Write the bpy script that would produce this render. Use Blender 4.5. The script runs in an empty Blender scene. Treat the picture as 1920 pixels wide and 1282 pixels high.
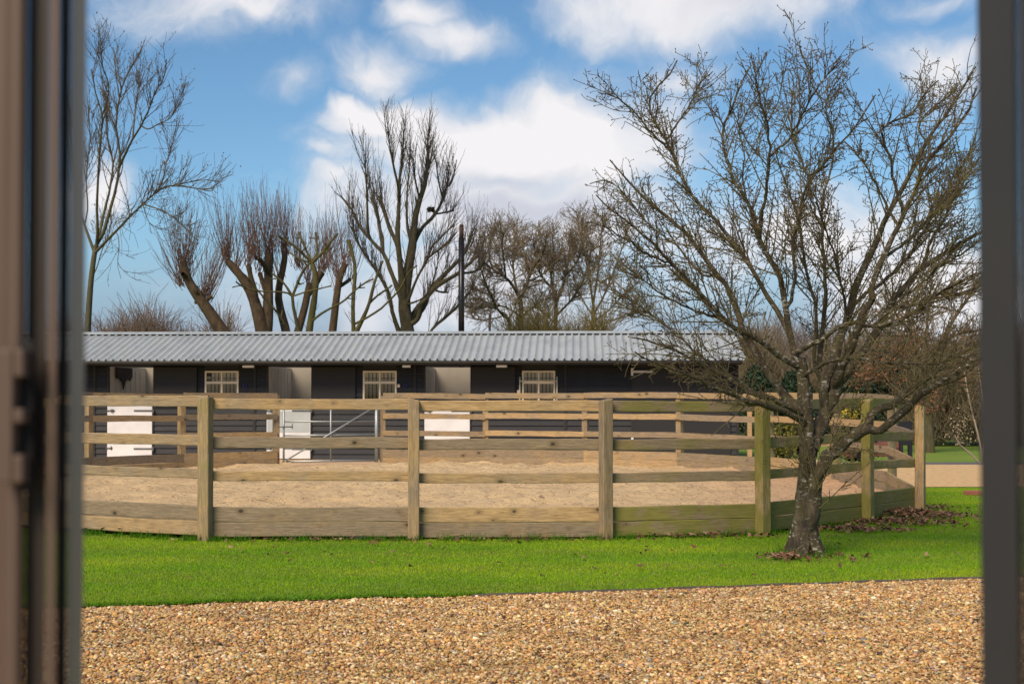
import bpy, bmesh, math, random
import numpy as np
from mathutils import Vector, Matrix

# ------------------------------------------------------------------ camera, sky, sun, exposure
C = bpy.context.scene.collection
FPX = 2667.0            # focal length in pixels of the 1920 px wide photograph (50 mm on 36 mm)
HC = 1.5                # eye height
PITCH = 0.022
HORIZON = 741.0
PPY = HORIZON - FPX * math.tan(PITCH)

cam_d = bpy.data.cameras.new('camera')
cam = bpy.data.objects.new('camera', cam_d)
C.objects.link(cam)
cam.location = (0, 0, HC)
cam.rotation_euler = (math.radians(90) + PITCH, 0, 0)
cam_d.sensor_width = 36
cam_d.lens = 36 * FPX / 1920
cam_d.shift_y = (PPY - 641) / 1920
cam_d.clip_start = 0.05
cam_d.clip_end = 5000
cam_d.dof.use_dof = True
cam_d.dof.focus_distance = 14.5
cam_d.dof.aperture_fstop = 5.6
sc = bpy.context.scene
sc.camera = cam
sc.view_settings.view_transform = 'Standard'
sc.view_settings.look = 'None'
sc.view_settings.exposure = 0.68
sc.view_settings.gamma = 1.0

SUN_EL, SUN_AZ = math.radians(42), math.radians(-150)    # azimuth clockwise from +Y: left and behind
sd = Vector((math.sin(SUN_AZ) * math.cos(SUN_EL), math.cos(SUN_AZ) * math.cos(SUN_EL), math.sin(SUN_EL)))
sun_d = bpy.data.lights.new('sun', 'SUN')
sun_d.energy = 2.9
sun_d.angle = math.radians(28)
sun_d.color = (1.0, 0.84, 0.64)
sun = bpy.data.objects.new('sun', sun_d)
sun.rotation_euler = (-sd).to_track_quat('-Z', 'Y').to_euler()
sun.location = (-20, -10, 30)
C.objects.link(sun)


class N:
    """small node-graph helper"""
    def __init__(self, tree):
        self.t = tree
        self.t.nodes.clear()

    def n(self, kind, **kw):
        nd = self.t.nodes.new(kind)
        for k, v in kw.items():
            setattr(nd, k, v)
        return nd

    def link(self, a, b):
        self.t.links.new(a, b)

    def put(self, sock, v):
        if isinstance(v, bpy.types.NodeSocket):
            self.t.links.new(v, sock)
        else:
            if isinstance(v, (tuple, list)) and len(v) == 3 and sock.type == 'RGBA':
                v = (*v, 1)
            sock.default_value = v

    def math(self, op, a, b=0.0, c=0.0, clamp=False):
        nd = self.n('ShaderNodeMath', operation=op, use_clamp=clamp)
        self.put(nd.inputs[0], a)
        self.put(nd.inputs[1], b)
        if op in ('MULTIPLY_ADD', 'SMOOTH_MIN', 'SMOOTH_MAX'):
            self.put(nd.inputs[2], c)
        return nd.outputs[0]

    def vmath(self, op, a, b=(0, 0, 0)):
        nd = self.n('ShaderNodeVectorMath', operation=op)
        self.put(nd.inputs[0], a)
        self.put(nd.inputs[1], b)
        return nd.outputs['Value'] if op in ('LENGTH', 'DOT_PRODUCT') else nd.outputs[0]

    def mix(self, fac, a, b, mode='MIX'):
        nd = self.n('ShaderNodeMix', data_type='RGBA', blend_type=mode)
        self.put(nd.inputs[0], fac)
        self.put(nd.inputs[6], a)
        self.put(nd.inputs[7], b)
        return nd.outputs[2]

    def ramp(self, v, stops, interp='LINEAR'):
        nd = self.n('ShaderNodeValToRGB')
        cr = nd.color_ramp
        cr.interpolation = interp
        while len(cr.elements) < len(stops):
            cr.elements.new(0.5)
        for e, (p, c) in zip(cr.elements, stops):
            e.position = p
            e.color = (*c, 1) if len(c) == 3 else c
        self.put(nd.inputs[0], v)
        return nd.outputs[0]

    def mr(self, v, a, b, c=0.0, d=1.0, smooth=False):
        nd = self.n('ShaderNodeMapRange', interpolation_type='SMOOTHSTEP' if smooth else 'LINEAR')
        for i, x in enumerate((v, a, b, c, d)):
            self.put(nd.inputs[i], x)
        return nd.outputs[0]

    def noise(self, vec, scale, detail=4, rough=0.55, dist=0.0):
        nd = self.n('ShaderNodeTexNoise')
        if vec is not None:
            self.put(nd.inputs['Vector'], vec)
        self.put(nd.inputs['Scale'], scale)
        self.put(nd.inputs['Detail'], detail)
        self.put(nd.inputs['Roughness'], rough)
        self.put(nd.inputs['Distortion'], dist)
        return nd.outputs[0]

    def voro(self, vec, scale, out='Distance', feature='F1', rnd=1.0):
        nd = self.n('ShaderNodeTexVoronoi', feature=feature)
        if vec is not None:
            self.put(nd.inputs['Vector'], vec)
        self.put(nd.inputs['Scale'], scale)
        self.put(nd.inputs['Randomness'], rnd)
        return nd.outputs[out]

    def mapping(self, vec, scale=(1, 1, 1), loc=(0, 0, 0)):
        nd = self.n('ShaderNodeMapping')
        self.put(nd.inputs[0], vec)
        self.put(nd.inputs['Location'], loc)
        self.put(nd.inputs['Scale'], scale)
        return nd.outputs[0]


# ---- world: Nishita sky with clouds laid out by direction
world = bpy.data.worlds.new('World')
sc.world = world
world.use_nodes = True
w = N(world.node_tree)
sky = w.n('ShaderNodeTexSky', sky_type='NISHITA')
sky.sun_disc = False
sky.sun_elevation = SUN_EL
sky.sun_rotation = SUN_AZ
sky.air_density = 1.0
sky.dust_density = 0.2
sky.ozone_density = 4.0
geo = w.n('ShaderNodeTexCoord').outputs['Generated']
sep = w.n('ShaderNodeSeparateXYZ')
w.link(geo, sep.inputs[0])
dx, dy, dz = sep.outputs
ady = w.math('MAXIMUM', w.math('ABSOLUTE', dy), 0.08)
cu = w.math('DIVIDE', dx, ady)
cv = w.math('DIVIDE', dz, ady)
comb = w.n('ShaderNodeCombineXYZ')
w.link(cu, comb.inputs[0]); w.link(cv, comb.inputs[1]); w.link(w.math('SIGN', dy), comb.inputs[2])
uvw0 = comb.outputs[0]


def warp(vec, scale, amt):
    nd = w.n('ShaderNodeTexNoise')
    w.link(vec, nd.inputs['Vector'])
    nd.inputs['Scale'].default_value = scale
    nd.inputs['Detail'].default_value = 3
    o_ = w.vmath('SUBTRACT', nd.outputs['Color'], (0.5, 0.5, 0.5))
    return w.vmath('ADD', vec, w.vmath('MULTIPLY', o_, (amt, amt, 0.0)))


uvw = warp(warp(uvw0, 9.0, 0.075), 34.0, 0.022)
n_big = w.noise(uvw, 9.0, 7, 0.58, 0.25)
n_fine = w.noise(uvw, 26.0, 6, 0.6, 0.2)


def uvp(px, py):
    return (px - 960) / FPX, (HORIZON - py) / FPX


def blob(px, py, rx, ry, amp):
    u0, v0 = uvp(px, py)
    d = w.vmath('SUBTRACT', uvw, (u0, v0, 1.0))
    d = w.vmath('MULTIPLY', d, (FPX / rx, FPX / ry, 1.0))
    l = w.vmath('LENGTH', d)
    return w.math('MULTIPLY', w.math('SUBTRACT', 1.0, l), amp)


blobs = [(960, 260, 420, 125, 1.35), (720, 215, 170, 62, 1.3), (650, 200, 90, 42, 1.0), (1120, 230, 240, 130, 1.0), (960, 390, 480, 150, 1.0), (830, 560, 420, 170, 0.8),
         (400, -5, 250, 85, 0.9), (850, 45, 105, 55, 0.75), (790, 5, 80, 40, 0.7), (535, 140, 85, 50, 0.5), (700, 118, 120, 62, 0.55),
         (1330, -5, 300, 85, 0.95), (1790, 110, 150, 90, 0.55), (600, 290, 60, 30, 0.4), (640, 350, 90, 45, 0.5),
         (190, 370, 90, 75, 0.75), (1500, 470, 460, 150, 0.8), (1720, 560, 340, 150, 0.8), (1280, 120, 90, 40, 0.35), (1800, -30, 120, 40, 0.4)]
dens = None
for b in blobs:
    x = blob(*b)
    dens = x if dens is None else w.math('MAXIMUM', dens, x)
far_cl = w.math('MULTIPLY', w.math('SUBTRACT', w.noise(uvw, 2.3, 5, 0.55), 0.56), 3.0)    # clouds all round the sky outside the view
away = w.mr(w.math('MAXIMUM', w.math('ABSOLUTE', cu), w.math('MULTIPLY', cv, 1.25)), 0.40, 0.55)
away = w.math('MAXIMUM', away, w.mr(dy, 0.1, -0.1))
dens = w.math('MAXIMUM', dens, w.math('ADD', w.math('MULTIPLY', far_cl, away), w.math('MULTIPLY', w.math('SUBTRACT', away, 1.0), 3.0)))
dens = w.math('ADD', dens, w.math('MULTIPLY', w.math('SUBTRACT', n_big, 0.5), 1.15))
dens = w.math('ADD', dens, w.math('MULTIPLY', w.math('SUBTRACT', n_fine, 0.5), 0.7))
cover = w.mr(dens, -0.16, 0.62, 0.0, 0.96, True)
# thick parts are greyer underneath
shade = None
for b in [(1010, 385, 430, 75, 1.0), (930, 335, 260, 60, 0.8), (300, 5, 150, 50, 0.6), (1390, 0, 200, 60, 0.7), (800, 560, 400, 160, 0.6)]:
    x = blob(*b)
    shade = x if shade is None else w.math('MAXIMUM', shade, x)
shade = w.math('ADD', shade, w.math('MULTIPLY', w.math('SUBTRACT', n_big, 0.5), 1.0))
shade = w.mr(shade, 0.1, 0.85, 0.0, 1.0, True)
cloud_col = w.mix(shade, (6.7, 6.5, 6.55), (4.5, 4.6, 5.15))
wisp = w.mr(dens, 0.1, 0.75)
cloud_col = w.mix(wisp, (4.3, 4.75, 5.4), cloud_col)
sky_col = w.mix(1.0, sky.outputs[0], (0.61, 0.75, 0.79), 'MULTIPLY')
sky_col = w.mix(w.mr(dz, 0.13, 0.02, 0.0, 0.9, True), sky_col, (1.9, 2.35, 3.4))
bg = w.n('ShaderNodeBackground')
w.link(w.mix(cover, sky_col, cloud_col), bg.inputs[0])
bg.inputs[1].default_value = 0.088
wo = w.n('ShaderNodeOutputWorld')
w.link(bg.outputs[0], wo.inputs[0])

# ------------------------------------------------------------------ helpers
RNG = np.random.default_rng(7)
random.seed(7)
FW = np.array([0, math.cos(PITCH), math.sin(PITCH)])
UP = np.array([0, -math.sin(PITCH), math.cos(PITCH)])


def at(px, py, Y):
    """point seen at a pixel of the photograph, on the plane Y metres ahead"""
    d = np.array([(px - 960) / FPX, 0, 0]) + UP * ((PPY - py) / FPX) + FW
    return np.array([0, 0, HC]) + d * (Y / d[1])


def X_at(px, Y):
    return (px - 960) / FPX * Y


def Z_at(py, Y):
    return HC + (HORIZON - py) / FPX * Y


def hz(x, y):
    """ground level: flat to the round pen, then a slight fall to the stable yard"""
    t = np.clip((np.asarray(y, float) - 30) / 9.0, 0, 1)
    return -0.28 * t * t * (3 - 2 * t)


def tag(o, label, cat, group=None, kind=None):
    if label:
        o['label'] = label
    if cat:
        o['category'] = cat
    if group:
        o['group'] = group
    if kind:
        o['kind'] = kind
    return o


def empty(name, loc, label, cat, group=None, rz=0.0):
    o = bpy.data.objects.new(name, None)
    o.empty_display_size = 0.2
    C.objects.link(o)
    o.location = loc
    o.rotation_euler = (0, 0, rz)
    return tag(o, label, cat, group)


def link(name, me, mat, parent=None, loc=(0, 0, 0), rot=(0, 0, 0), smooth=False):
    o = bpy.data.objects.new(name, me)
    C.objects.link(o)
    if mat is not None:
        for m in (mat if isinstance(mat, (list, tuple)) else [mat]):
            me.materials.append(m)
    o.parent = parent
    o.location = loc
    o.rotation_euler = rot
    if smooth:
        me.polygons.foreach_set('use_smooth', np.ones(len(me.polygons), bool))
    return o


def raw_mesh(name, V, F, col=None, mats=None):
    """mesh from arrays; every face of F has the same number of corners"""
    V = np.ascontiguousarray(V, np.float32).reshape(-1, 3)
    F = np.ascontiguousarray(F, np.int32)
    k = F.shape[1]
    me = bpy.data.meshes.new(name)
    me.vertices.add(len(V))
    me.vertices.foreach_set('co', V.ravel())
    me.loops.add(F.size)
    me.loops.foreach_set('vertex_index', F.ravel())
    me.polygons.add(len(F))
    me.polygons.foreach_set('loop_start', np.arange(0, F.size, k, dtype=np.int32))
    me.polygons.foreach_set('loop_total', np.full(len(F), k, np.int32))
    if mats is not None:
        me.polygons.foreach_set('material_index', np.asarray(mats, np.int32))
    if col is not None:
        a = me.color_attributes.new('Col', 'FLOAT_COLOR', 'POINT')
        c4 = np.ones((len(V), 4), np.float32)
        c4[:, :3] = col
        a.data.foreach_set('color', c4.ravel())
    me.update(calc_edges=True)
    return me


class MB:
    """collects boxes, prisms and tubes of ONE part into one bmesh"""
    def __init__(self):
        self.bm = bmesh.new()

    def box(self, x0, x1, y0, y1, z0, z1):
        vs = [self.bm.verts.new(p) for p in ((x0, y0, z0), (x1, y0, z0), (x1, y1, z0), (x0, y1, z0), (x0, y0, z1), (x1, y0, z1), (x1, y1, z1), (x0, y1, z1))]
        for f in ((0, 3, 2, 1), (4, 5, 6, 7), (0, 1, 5, 4), (1, 2, 6, 5), (2, 3, 7, 6), (3, 0, 4, 7)):
            self.bm.faces.new([vs[i] for i in f])
        return self

    def prism(self, prof, axis, a0, a1):
        """closed 2-D outline extruded along an axis (x: prof is (y,z); y: (x,z); z: (x,y))"""
        def P(p, a):
            return {'x': (a, p[0], p[1]), 'y': (p[0], a, p[1]), 'z': (p[0], p[1], a)}[axis]
        A = [self.bm.verts.new(P(p, a0)) for p in prof]
        B = [self.bm.verts.new(P(p, a1)) for p in prof]
        n = len(prof)
        for i in range(n):
            self.bm.faces.new((A[i], A[(i + 1) % n], B[(i + 1) % n], B[i]))
        self.bm.faces.new(A[::-1])
        self.bm.faces.new(B)
        return self

    def tube(self, p0, p1, r, k=10, r1=None):
        p0, p1 = Vector(p0), Vector(p1)
        d = (p1 - p0).normalized()
        u = d.orthogonal().normalized()
        v = d.cross(u)
        r1 = r if r1 is None else r1
        A = [self.bm.verts.new(p0 + (u * math.cos(t) + v * math.sin(t)) * r) for t in [2 * math.pi * i / k for i in range(k)]]
        B = [self.bm.verts.new(p1 + (u * math.cos(t) + v * math.sin(t)) * r1) for t in [2 * math.pi * i / k for i in range(k)]]
        for i in range(k):
            f = self.bm.faces.new((A[i], A[(i + 1) % k], B[(i + 1) % k], B[i]))
            f.smooth = True
        self.bm.faces.new(A[::-1])
        self.bm.faces.new(B)
        return self

    def bevel(self, w_, seg=1):
        bmesh.ops.bevel(self.bm, geom=self.bm.edges[:], offset=w_, segments=seg, affect='EDGES', profile=0.6)
        return self

    def build(self, name, mat, parent=None, loc=(0, 0, 0), rot=(0, 0, 0)):
        bmesh.ops.recalc_face_normals(self.bm, faces=self.bm.faces[:])
        me = bpy.data.meshes.new(name)
        self.bm.to_mesh(me)
        self.bm.free()
        return link(name, me, mat, parent, loc, rot)


# ------------------------------------------------------------------ materials
def new_mat(name):
    m = bpy.data.materials.new(name)
    m.use_nodes = True
    g = N(m.node_tree)
    b = g.n('ShaderNodeBsdfPrincipled')
    o = g.n('ShaderNodeOutputMaterial')
    g.link(b.outputs[0], o.inputs[0])
    return m, g, b


def bump(g, b, h, strength=0.4, dist=0.01):
    nd = g.n('ShaderNodeBump')
    nd.inputs['Strength'].default_value = strength
    nd.inputs['Distance'].default_value = dist
    g.put(nd.inputs['Height'], h)
    g.link(nd.outputs[0], b.inputs['Normal'])


def tc(g, out='Object'):
    return g.n('ShaderNodeTexCoord').outputs[out]


def plain(name, col, rough=0.6, metal=0.0, var=0.12, scale=6.0, bmp=0.0):
    m, g, b = new_mat(name)
    v = tc(g)
    nz = g.noise(v, scale, 6, 0.6)
    f = g.mr(nz, 0.3, 0.7, 1 - var, 1 + var)
    g.put(b.inputs['Base Color'], g.mix(1.0, col, g.n('ShaderNodeCombineColor').outputs[0], 'MIX') if False else g.vmath('MULTIPLY', (*col[:3],), comb3(g, f)))
    g.put(b.inputs['Roughness'], g.mr(nz, 0.3, 0.7, rough * 0.9, min(1, rough * 1.1)))
    b.inputs['Metallic'].default_value = metal
    if bmp:
        bump(g, b, g.noise(v, scale * 6, 4), bmp, 0.004)
    return m


def comb3(g, f):
    c = g.n('ShaderNodeCombineXYZ')
    for i in range(3):
        g.put(c.inputs[i], f)
    return c.outputs[0]


def obj_attr(g, name):
    a = g.n('ShaderNodeAttribute', attribute_type='OBJECT', attribute_name=name)
    return a.outputs['Fac']


def make_fence_wood():
    m, g, b = new_mat('weathered_timber')
    v = tc(g)
    rnd = g.n('ShaderNodeObjectInfo').outputs['Random']
    off = g.n('ShaderNodeCombineXYZ')
    g.put(off.inputs[0], g.math('MULTIPLY', rnd, 37.0)); g.put(off.inputs[1], g.math('MULTIPLY', rnd, 11.0)); g.put(off.inputs[2], g.math('MULTIPLY', rnd, 5.0))
    v2 = g.vmath('ADD', v, off.outputs[0])
    grain = g.noise(g.mapping(v2, (2.4, 30, 30)), 2.2, 8, 0.75, 0.8)
    fine = g.noise(g.mapping(v2, (5, 130, 130)), 2.0, 4, 0.6)
    blot = g.noise(v2, 2.6, 5, 0.6)
    col = g.ramp(grain, [(0.25, (0.16, 0.098, 0.042)), (0.5, (0.42, 0.272, 0.125)), (0.75, (0.60, 0.415, 0.205))])
    grey = g.ramp(grain, [(0.25, (0.15, 0.113, 0.075)), (0.75, (0.46, 0.35, 0.23))])
    col = g.mix(g.mr(g.math('ADD', blot, g.math('MULTIPLY', rnd, 0.4)), 0.5, 0.85, 0.0, 0.95), col, grey)
    col = g.mix(g.mr(fine, 0.4, 0.7, 0.0, 0.6), col, (0.12, 0.08, 0.045))
    # knots
    sx3 = g.n('ShaderNodeSeparateXYZ'); g.link(v, sx3.inputs[0])
    kc = g.n('ShaderNodeCombineXYZ')
    g.put(kc.inputs[0], g.math('ADD', sx3.outputs[0], g.math('MULTIPLY', rnd, 37.0)))
    g.put(kc.inputs[1], g.math('MULTIPLY', g.math('ADD', g.math('ADD', sx3.outputs[1], sx3.outputs[2]), g.math('MULTIPLY', rnd, 11.0)), 1.5))
    vk = g.n('ShaderNodeTexVoronoi', voronoi_dimensions='2D')
    g.link(kc.outputs[0], vk.inputs['Vector'])
    vk.inputs['Scale'].default_value = 2.5
    kn = g.math('ADD', vk.outputs['Distance'], g.math('MULTIPLY', g.math('SUBTRACT', fine, 0.5), 0.06))
    kn = g.math('ADD', kn, g.mr(g.noise(v2, 1.7, 2), 0.42, 0.58, 0.12, 0.0))
    kmask = g.mr(kn, 0.035, 0.095, 0.92, 0.0, True)
    ring = g.mr(kn, 0.07, 0.24, 0.55, 0.0, True)
    split = g.noise(g.mapping(v2, (0.9, 60, 60)), 2.0, 3, 0.6)
    col = g.mix(g.mr(split, 0.63, 0.70, 0.0, 0.75), col, (0.06, 0.042, 0.025))
    col = g.mix(ring, col, (0.17, 0.11, 0.055))
    col = g.mix(kmask, col, (0.035, 0.025, 0.018))
    # brightness from board to board
    f = g.mr(rnd, 0, 1, 1.18, 0.80)
    col = g.vmath('MULTIPLY', col, comb3(g, f))
    # moss and algae
    moss = obj_attr(g, 'moss')
    mz = g.noise(v2, 3.4, 6, 0.62, 0.4)
    mf = g.math('MULTIPLY', g.mr(g.math('ADD', mz, g.math('MULTIPLY', moss, 0.42)), 0.62, 0.88, 0, 1, True), g.math('MINIMUM', 1.0, g.math('ADD', 0.25, moss)))
    mf = g.math('MAXIMUM', mf, g.math('MULTIPLY', g.mr(g.math('ADD', g.math('ABSOLUTE', sx3.outputs[2]), g.math('MULTIPLY', g.math('SUBTRACT', mz, 0.5), 0.12)), 0.05, 0.082, 0, 0.8), g.math('MULTIPLY', moss, 1.5, 0.0, True)))
    col = g.mix(g.math('MULTIPLY', mf, 0.85), col, g.ramp(grain, [(0.25, (0.11, 0.105, 0.014)), (0.8, (0.29, 0.265, 0.045))]))
    g.put(b.inputs['Base Color'], col)
    b.inputs['Roughness'].default_value = 0.85
    bump(g, b, g.math('ADD', g.math('MULTIPLY', grain, 0.7), g.math('MULTIPLY', kmask, -0.5)), 0.55, 0.006)
    return m


M = {}
M['wood'] = make_fence_wood()


def make_bark(name, dark, mid, light, moss, lichen=0.0, mossamt=0.5, scale=1.0):
    m, g, b = new_mat(name)
    v = tc(g)
    n1 = g.noise(g.mapping(v, (9 * scale, 9 * scale, 3.2 * scale)), 2.2, 7, 0.68, 0.5)
    n2 = g.noise(v, 5 * scale, 5, 0.6)
    col = g.ramp(n1, [(0.3, dark), (0.52, mid), (0.75, light)])
    col = g.mix(g.mr(n2, 0.5 - 0.25 * mossamt, 0.75 - 0.2 * mossamt, 0, 0.85 * min(1, mossamt * 1.6)), col, moss)
    if lichen:
        l = g.noise(g.mapping(v, (1.0, 1.0, 2.4), (3, 1, 7)), 17 * scale, 5, 0.7, 0.3)
        l2 = g.noise(v, 3.2 * scale, 3)
        lf = g.mr(g.math('ADD', l, g.math('MULTIPLY', l2, 0.35)), 0.74, 0.86, 0, lichen * 0.8)
        col = g.mix(lf, col, (0.48, 0.46, 0.40))
    g.put(b.inputs['Base Color'], col)
    b.inputs['Roughness'].default_value = 0.9
    bump(g, b, n1, 1.0, 0.035)
    return m


M['bark_near'] = make_bark('lichen_bark', (0.012, 0.009, 0.006), (0.05, 0.037, 0.022), (0.14, 0.11, 0.072), (0.085, 0.072, 0.014), 1.0, 0.40)
M['twig_near'] = make_bark('hawthorn_twig', (0.05, 0.036, 0.02), (0.12, 0.09, 0.048), (0.185, 0.145, 0.08), (0.155, 0.135, 0.04), 0.0, 0.55)
M['bud'] = plain('twig_bud', (0.07, 0.04, 0.028), 0.8)
M['bark_ash'] = make_bark('ash_bark', (0.03, 0.025, 0.014), (0.075, 0.062, 0.033), (0.13, 0.11, 0.062), (0.085, 0.08, 0.02), 0, 0.5, 0.4)
M['twig_ash'] = plain('ash_twig', (0.09, 0.066, 0.047), 0.85)
M['bark_willow'] = make_bark('willow_bark', (0.022, 0.014, 0.008), (0.075, 0.045, 0.022), (0.14, 0.085, 0.045), (0.09, 0.07, 0.025), 0, 0.25, 0.4)
M['shoot'] = plain('willow_shoot', (0.165, 0.088, 0.06), 0.8)
M['bark_moss'] = make_bark('mossy_bark', (0.025, 0.02, 0.009), (0.08, 0.062, 0.024), (0.14, 0.11, 0.048), (0.095, 0.085, 0.015), 0, 0.6, 0.4)
M['bark_pollard'] = make_bark('pollard_bark', (0.018, 0.014, 0.008), (0.055, 0.042, 0.02), (0.11, 0.085, 0.045), (0.065, 0.06, 0.015), 0, 0.45, 0.4)
M['twig_pollard'] = plain('pollard_twig', (0.062, 0.047, 0.036), 0.85)
M['bark_oak'] = make_bark('oak_bark', (0.035, 0.028, 0.015), (0.09, 0.072, 0.036), (0.15, 0.118, 0.066), (0.085, 0.072, 0.02), 0, 0.5, 0.4)
M['twig_oak'] = plain('oak_twig', (0.165, 0.12, 0.075), 0.85)
M['rust_leaf'] = plain('rust_leaf', (0.21, 0.09, 0.045), 0.8, var=0.35, scale=2)
M['nest'] = plain('nest_twigs', (0.018, 0.014, 0.011), 0.95)


def col_mat(name, rough=0.85, spec=0.3, transl=0.0, bmp=0.0):
    m, g, b = new_mat(name)
    a = g.n('ShaderNodeAttribute', attribute_type='GEOMETRY', attribute_name='Col')
    g.link(a.outputs['Color'], b.inputs['Base Color'])
    b.inputs['Roughness'].default_value = rough
    b.inputs['Specular IOR Level'].default_value = spec
    if bmp:
        bump(g, b, g.noise(tc(g), 160, 3), bmp, 0.003)
    if transl:
        t = g.n('ShaderNodeBsdfTranslucent')
        g.link(a.outputs['Color'], t.inputs[0])
        mx = g.n('ShaderNodeMixShader')
        mx.inputs[0].default_value = transl
        g.link(b.outputs[0], mx.inputs[1]); g.link(t.outputs[0], mx.inputs[2])
        out = [n for n in g.t.nodes if n.type == 'OUTPUT_MATERIAL'][0]
        g.link(mx.outputs[0], out.inputs[0])
    return m


M['blade'] = col_mat('grass_blade', 0.75, 0.12, 0.35)
M['stone'] = col_mat('gravel_stone', 0.8, 0.3, 0, 0.3)
M['leaf'] = col_mat('dead_leaf', 0.8, 0.2, 0.15)


def make_lawn():
    m, g, b = new_mat('lawn_turf')
    v = tc(g)
    n1 = g.noise(v, 0.8, 5, 0.6)
    n2 = g.noise(v, 45, 4, 0.7)
    col = g.ramp(n1, [(0.3, (0.12, 0.24, 0.008)), (0.7, (0.19, 0.32, 0.012))])
    col = g.mix(g.mr(n2, 0.4, 0.7, 0, 0.7), col, (0.045, 0.12, 0.006))
    g.put(b.inputs['Base Color'], col)
    b.inputs['Roughness'].default_value = 0.9
    bump(g, b, n2, 0.6, 0.02)
    return m


M['lawn'] = make_lawn()


def make_field():
    m, g, b = new_mat('field_grass')
    v = tc(g)
    n1 = g.noise(v, 0.35, 6, 0.6)
    n2 = g.noise(v, 14, 5, 0.7)
    col = g.ramp(n1, [(0.3, (0.12, 0.20, 0.012)), (0.7, (0.22, 0.29, 0.02))])
    col = g.mix(g.mr(n2, 0.42, 0.7, 0, 0.55), col, (0.06, 0.11, 0.012))
    g.put(b.inputs['Base Color'], col)
    b.inputs['Roughness'].default_value = 0.9
    bump(g, b, n2, 0.6, 0.05)
    return m


M['field'] = make_field()


def make_gravel(name, sc_, cols, bstr=0.8, dist=0.02):
    m, g, b = new_mat(name)
    v = tc(g)
    vn = g.n('ShaderNodeTexVoronoi')
    g.put(vn.inputs['Vector'], v)
    vn.inputs['Scale'].default_value = sc_
    sepc = g.n('ShaderNodeSeparateColor')
    g.link(vn.outputs['Color'], sepc.inputs[0])
    col = g.ramp(sepc.outputs[0], cols, 'CONSTANT')
    lg = g.noise(v, 1.3, 5, 0.6)
    col = g.mix(g.mr(lg, 0.4, 0.75, 0, 0.3), col, (0.30, 0.19, 0.10))
    col = g.mix(g.mr(vn.outputs['Distance'], 0.4, 0.8, 0, 0.45), col, (0.20, 0.12, 0.06))
    g.put(b.inputs['Base Color'], col)
    b.inputs['Roughness'].default_value = 0.85
    bump(g, b, g.math('SUBTRACT', 1.0, vn.outputs['Distance']), bstr, dist)
    return m


GC = [(0.0, (0.44, 0.27, 0.11)), (0.22, (0.56, 0.38, 0.18)), (0.42, (0.48, 0.28, 0.10)), (0.6, (0.62, 0.46, 0.26)), (0.74, (0.26, 0.15, 0.08)), (0.86, (0.34, 0.28, 0.22)), (0.94, (0.66, 0.55, 0.40))]
M['gravel'] = make_gravel('gravel_bed', 38, GC)
M['gravel_far'] = plain('tan_apron_gravel', (0.57, 0.37, 0.17), 0.9, var=0.3, scale=9, bmp=0.6)


def make_sand():
    m, g, b = new_mat('pen_sand')
    v = tc(g)
    n1 = g.noise(v, 1.1, 6, 0.65)
    n2 = g.noise(v, 7.5, 6, 0.7, 0.3)
    n3 = g.noise(v, 70, 3, 0.6)
    col = g.ramp(n1, [(0.3, (0.55, 0.385, 0.20)), (0.7, (0.67, 0.485, 0.265))])
    col = g.mix(g.mr(n2, 0.54, 0.74, 0, 0.75), col, (0.24, 0.135, 0.085))
    col = g.mix(g.mr(n3, 0.5, 0.8, 0, 0.4), col, (0.22, 0.13, 0.08))
    sp2 = g.noise(g.mapping(v, (1, 1.6, 0)), 9, 4, 0.75, 0.5)
    col = g.mix(g.mr(sp2, 0.53, 0.66, 0, 0.8, True), col, (0.20, 0.115, 0.07))
    # damp reddish litter on the right of the pen
    sp_ = g.n('ShaderNodeSeparateXYZ'); g.link(v, sp_.inputs[0])
    rx = g.mr(g.math('ADD', sp_.outputs[0], g.math('MULTIPLY', n1, 4.0)), 4.2, 6.8, 0, 0.55)
    col = g.mix(rx, col, (0.42, 0.215, 0.125))
    g.put(b.inputs['Base Color'], col)
    b.inputs['Roughness'].default_value = 0.95
    bump(g, b, g.math('ADD', n2, g.math('MULTIPLY', n3, 0.2)), 0.8, 0.06)
    return m


M['sand'] = make_sand()
M['tarmac'] = plain('grey_tarmac', (0.115, 0.10, 0.105), 0.9, var=0.25, scale=3, bmp=0.4)


def make_clad(name, base=(0.008, 0.008, 0.0105), light=(0.026, 0.026, 0.031)):
    m, g, b = new_mat(name)
    v = tc(g)
    gr = g.noise(g.mapping(v, (1.2, 10, 22)), 3.0, 6, 0.65)
    n2 = g.noise(v, 1.3, 4)
    col = g.mix(g.mr(gr, 0.35, 0.75), base, light)
    col = g.mix(g.mr(n2, 0.45, 0.7, 0, 0.5), col, base)
    g.put(b.inputs['Base Color'], col)
    g.put(b.inputs['Roughness'], g.mr(gr, 0.3, 0.7, 0.55, 0.8))
    bump(g, b, gr, 0.4, 0.004)
    return m


M['clad'] = make_clad('black_weatherboard')
M['black_panel'] = make_clad('black_door_panel', (0.011, 0.0105, 0.012), (0.02, 0.019, 0.021))
M['black_metal'] = plain('black_painted_metal', (0.012, 0.012, 0.013), 0.45)
M['white_door'] = plain('white_door_paint', (0.68, 0.67, 0.69), 0.5, var=0.09, scale=2.5)
M['grey_plate'] = plain('grey_kick_plate', (0.40, 0.43, 0.44), 0.45, 0.0, 0.08, 3)
M['cream'] = plain('cream_paint', (0.72, 0.64, 0.51), 0.6, var=0.08, scale=3)
M['lining'] = plain('cream_lining', (0.66, 0.585, 0.49), 0.7, var=0.08, scale=2)
M['cloth'] = plain('dark_cloth', (0.035, 0.028, 0.025), 0.9)
M['galv'] = plain('galvanised_steel', (0.34, 0.355, 0.35), 0.45, 0.5, 0.1, 8)
M['dark_iron'] = plain('dark_iron', (0.10, 0.105, 0.10), 0.5, 0.4)
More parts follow.
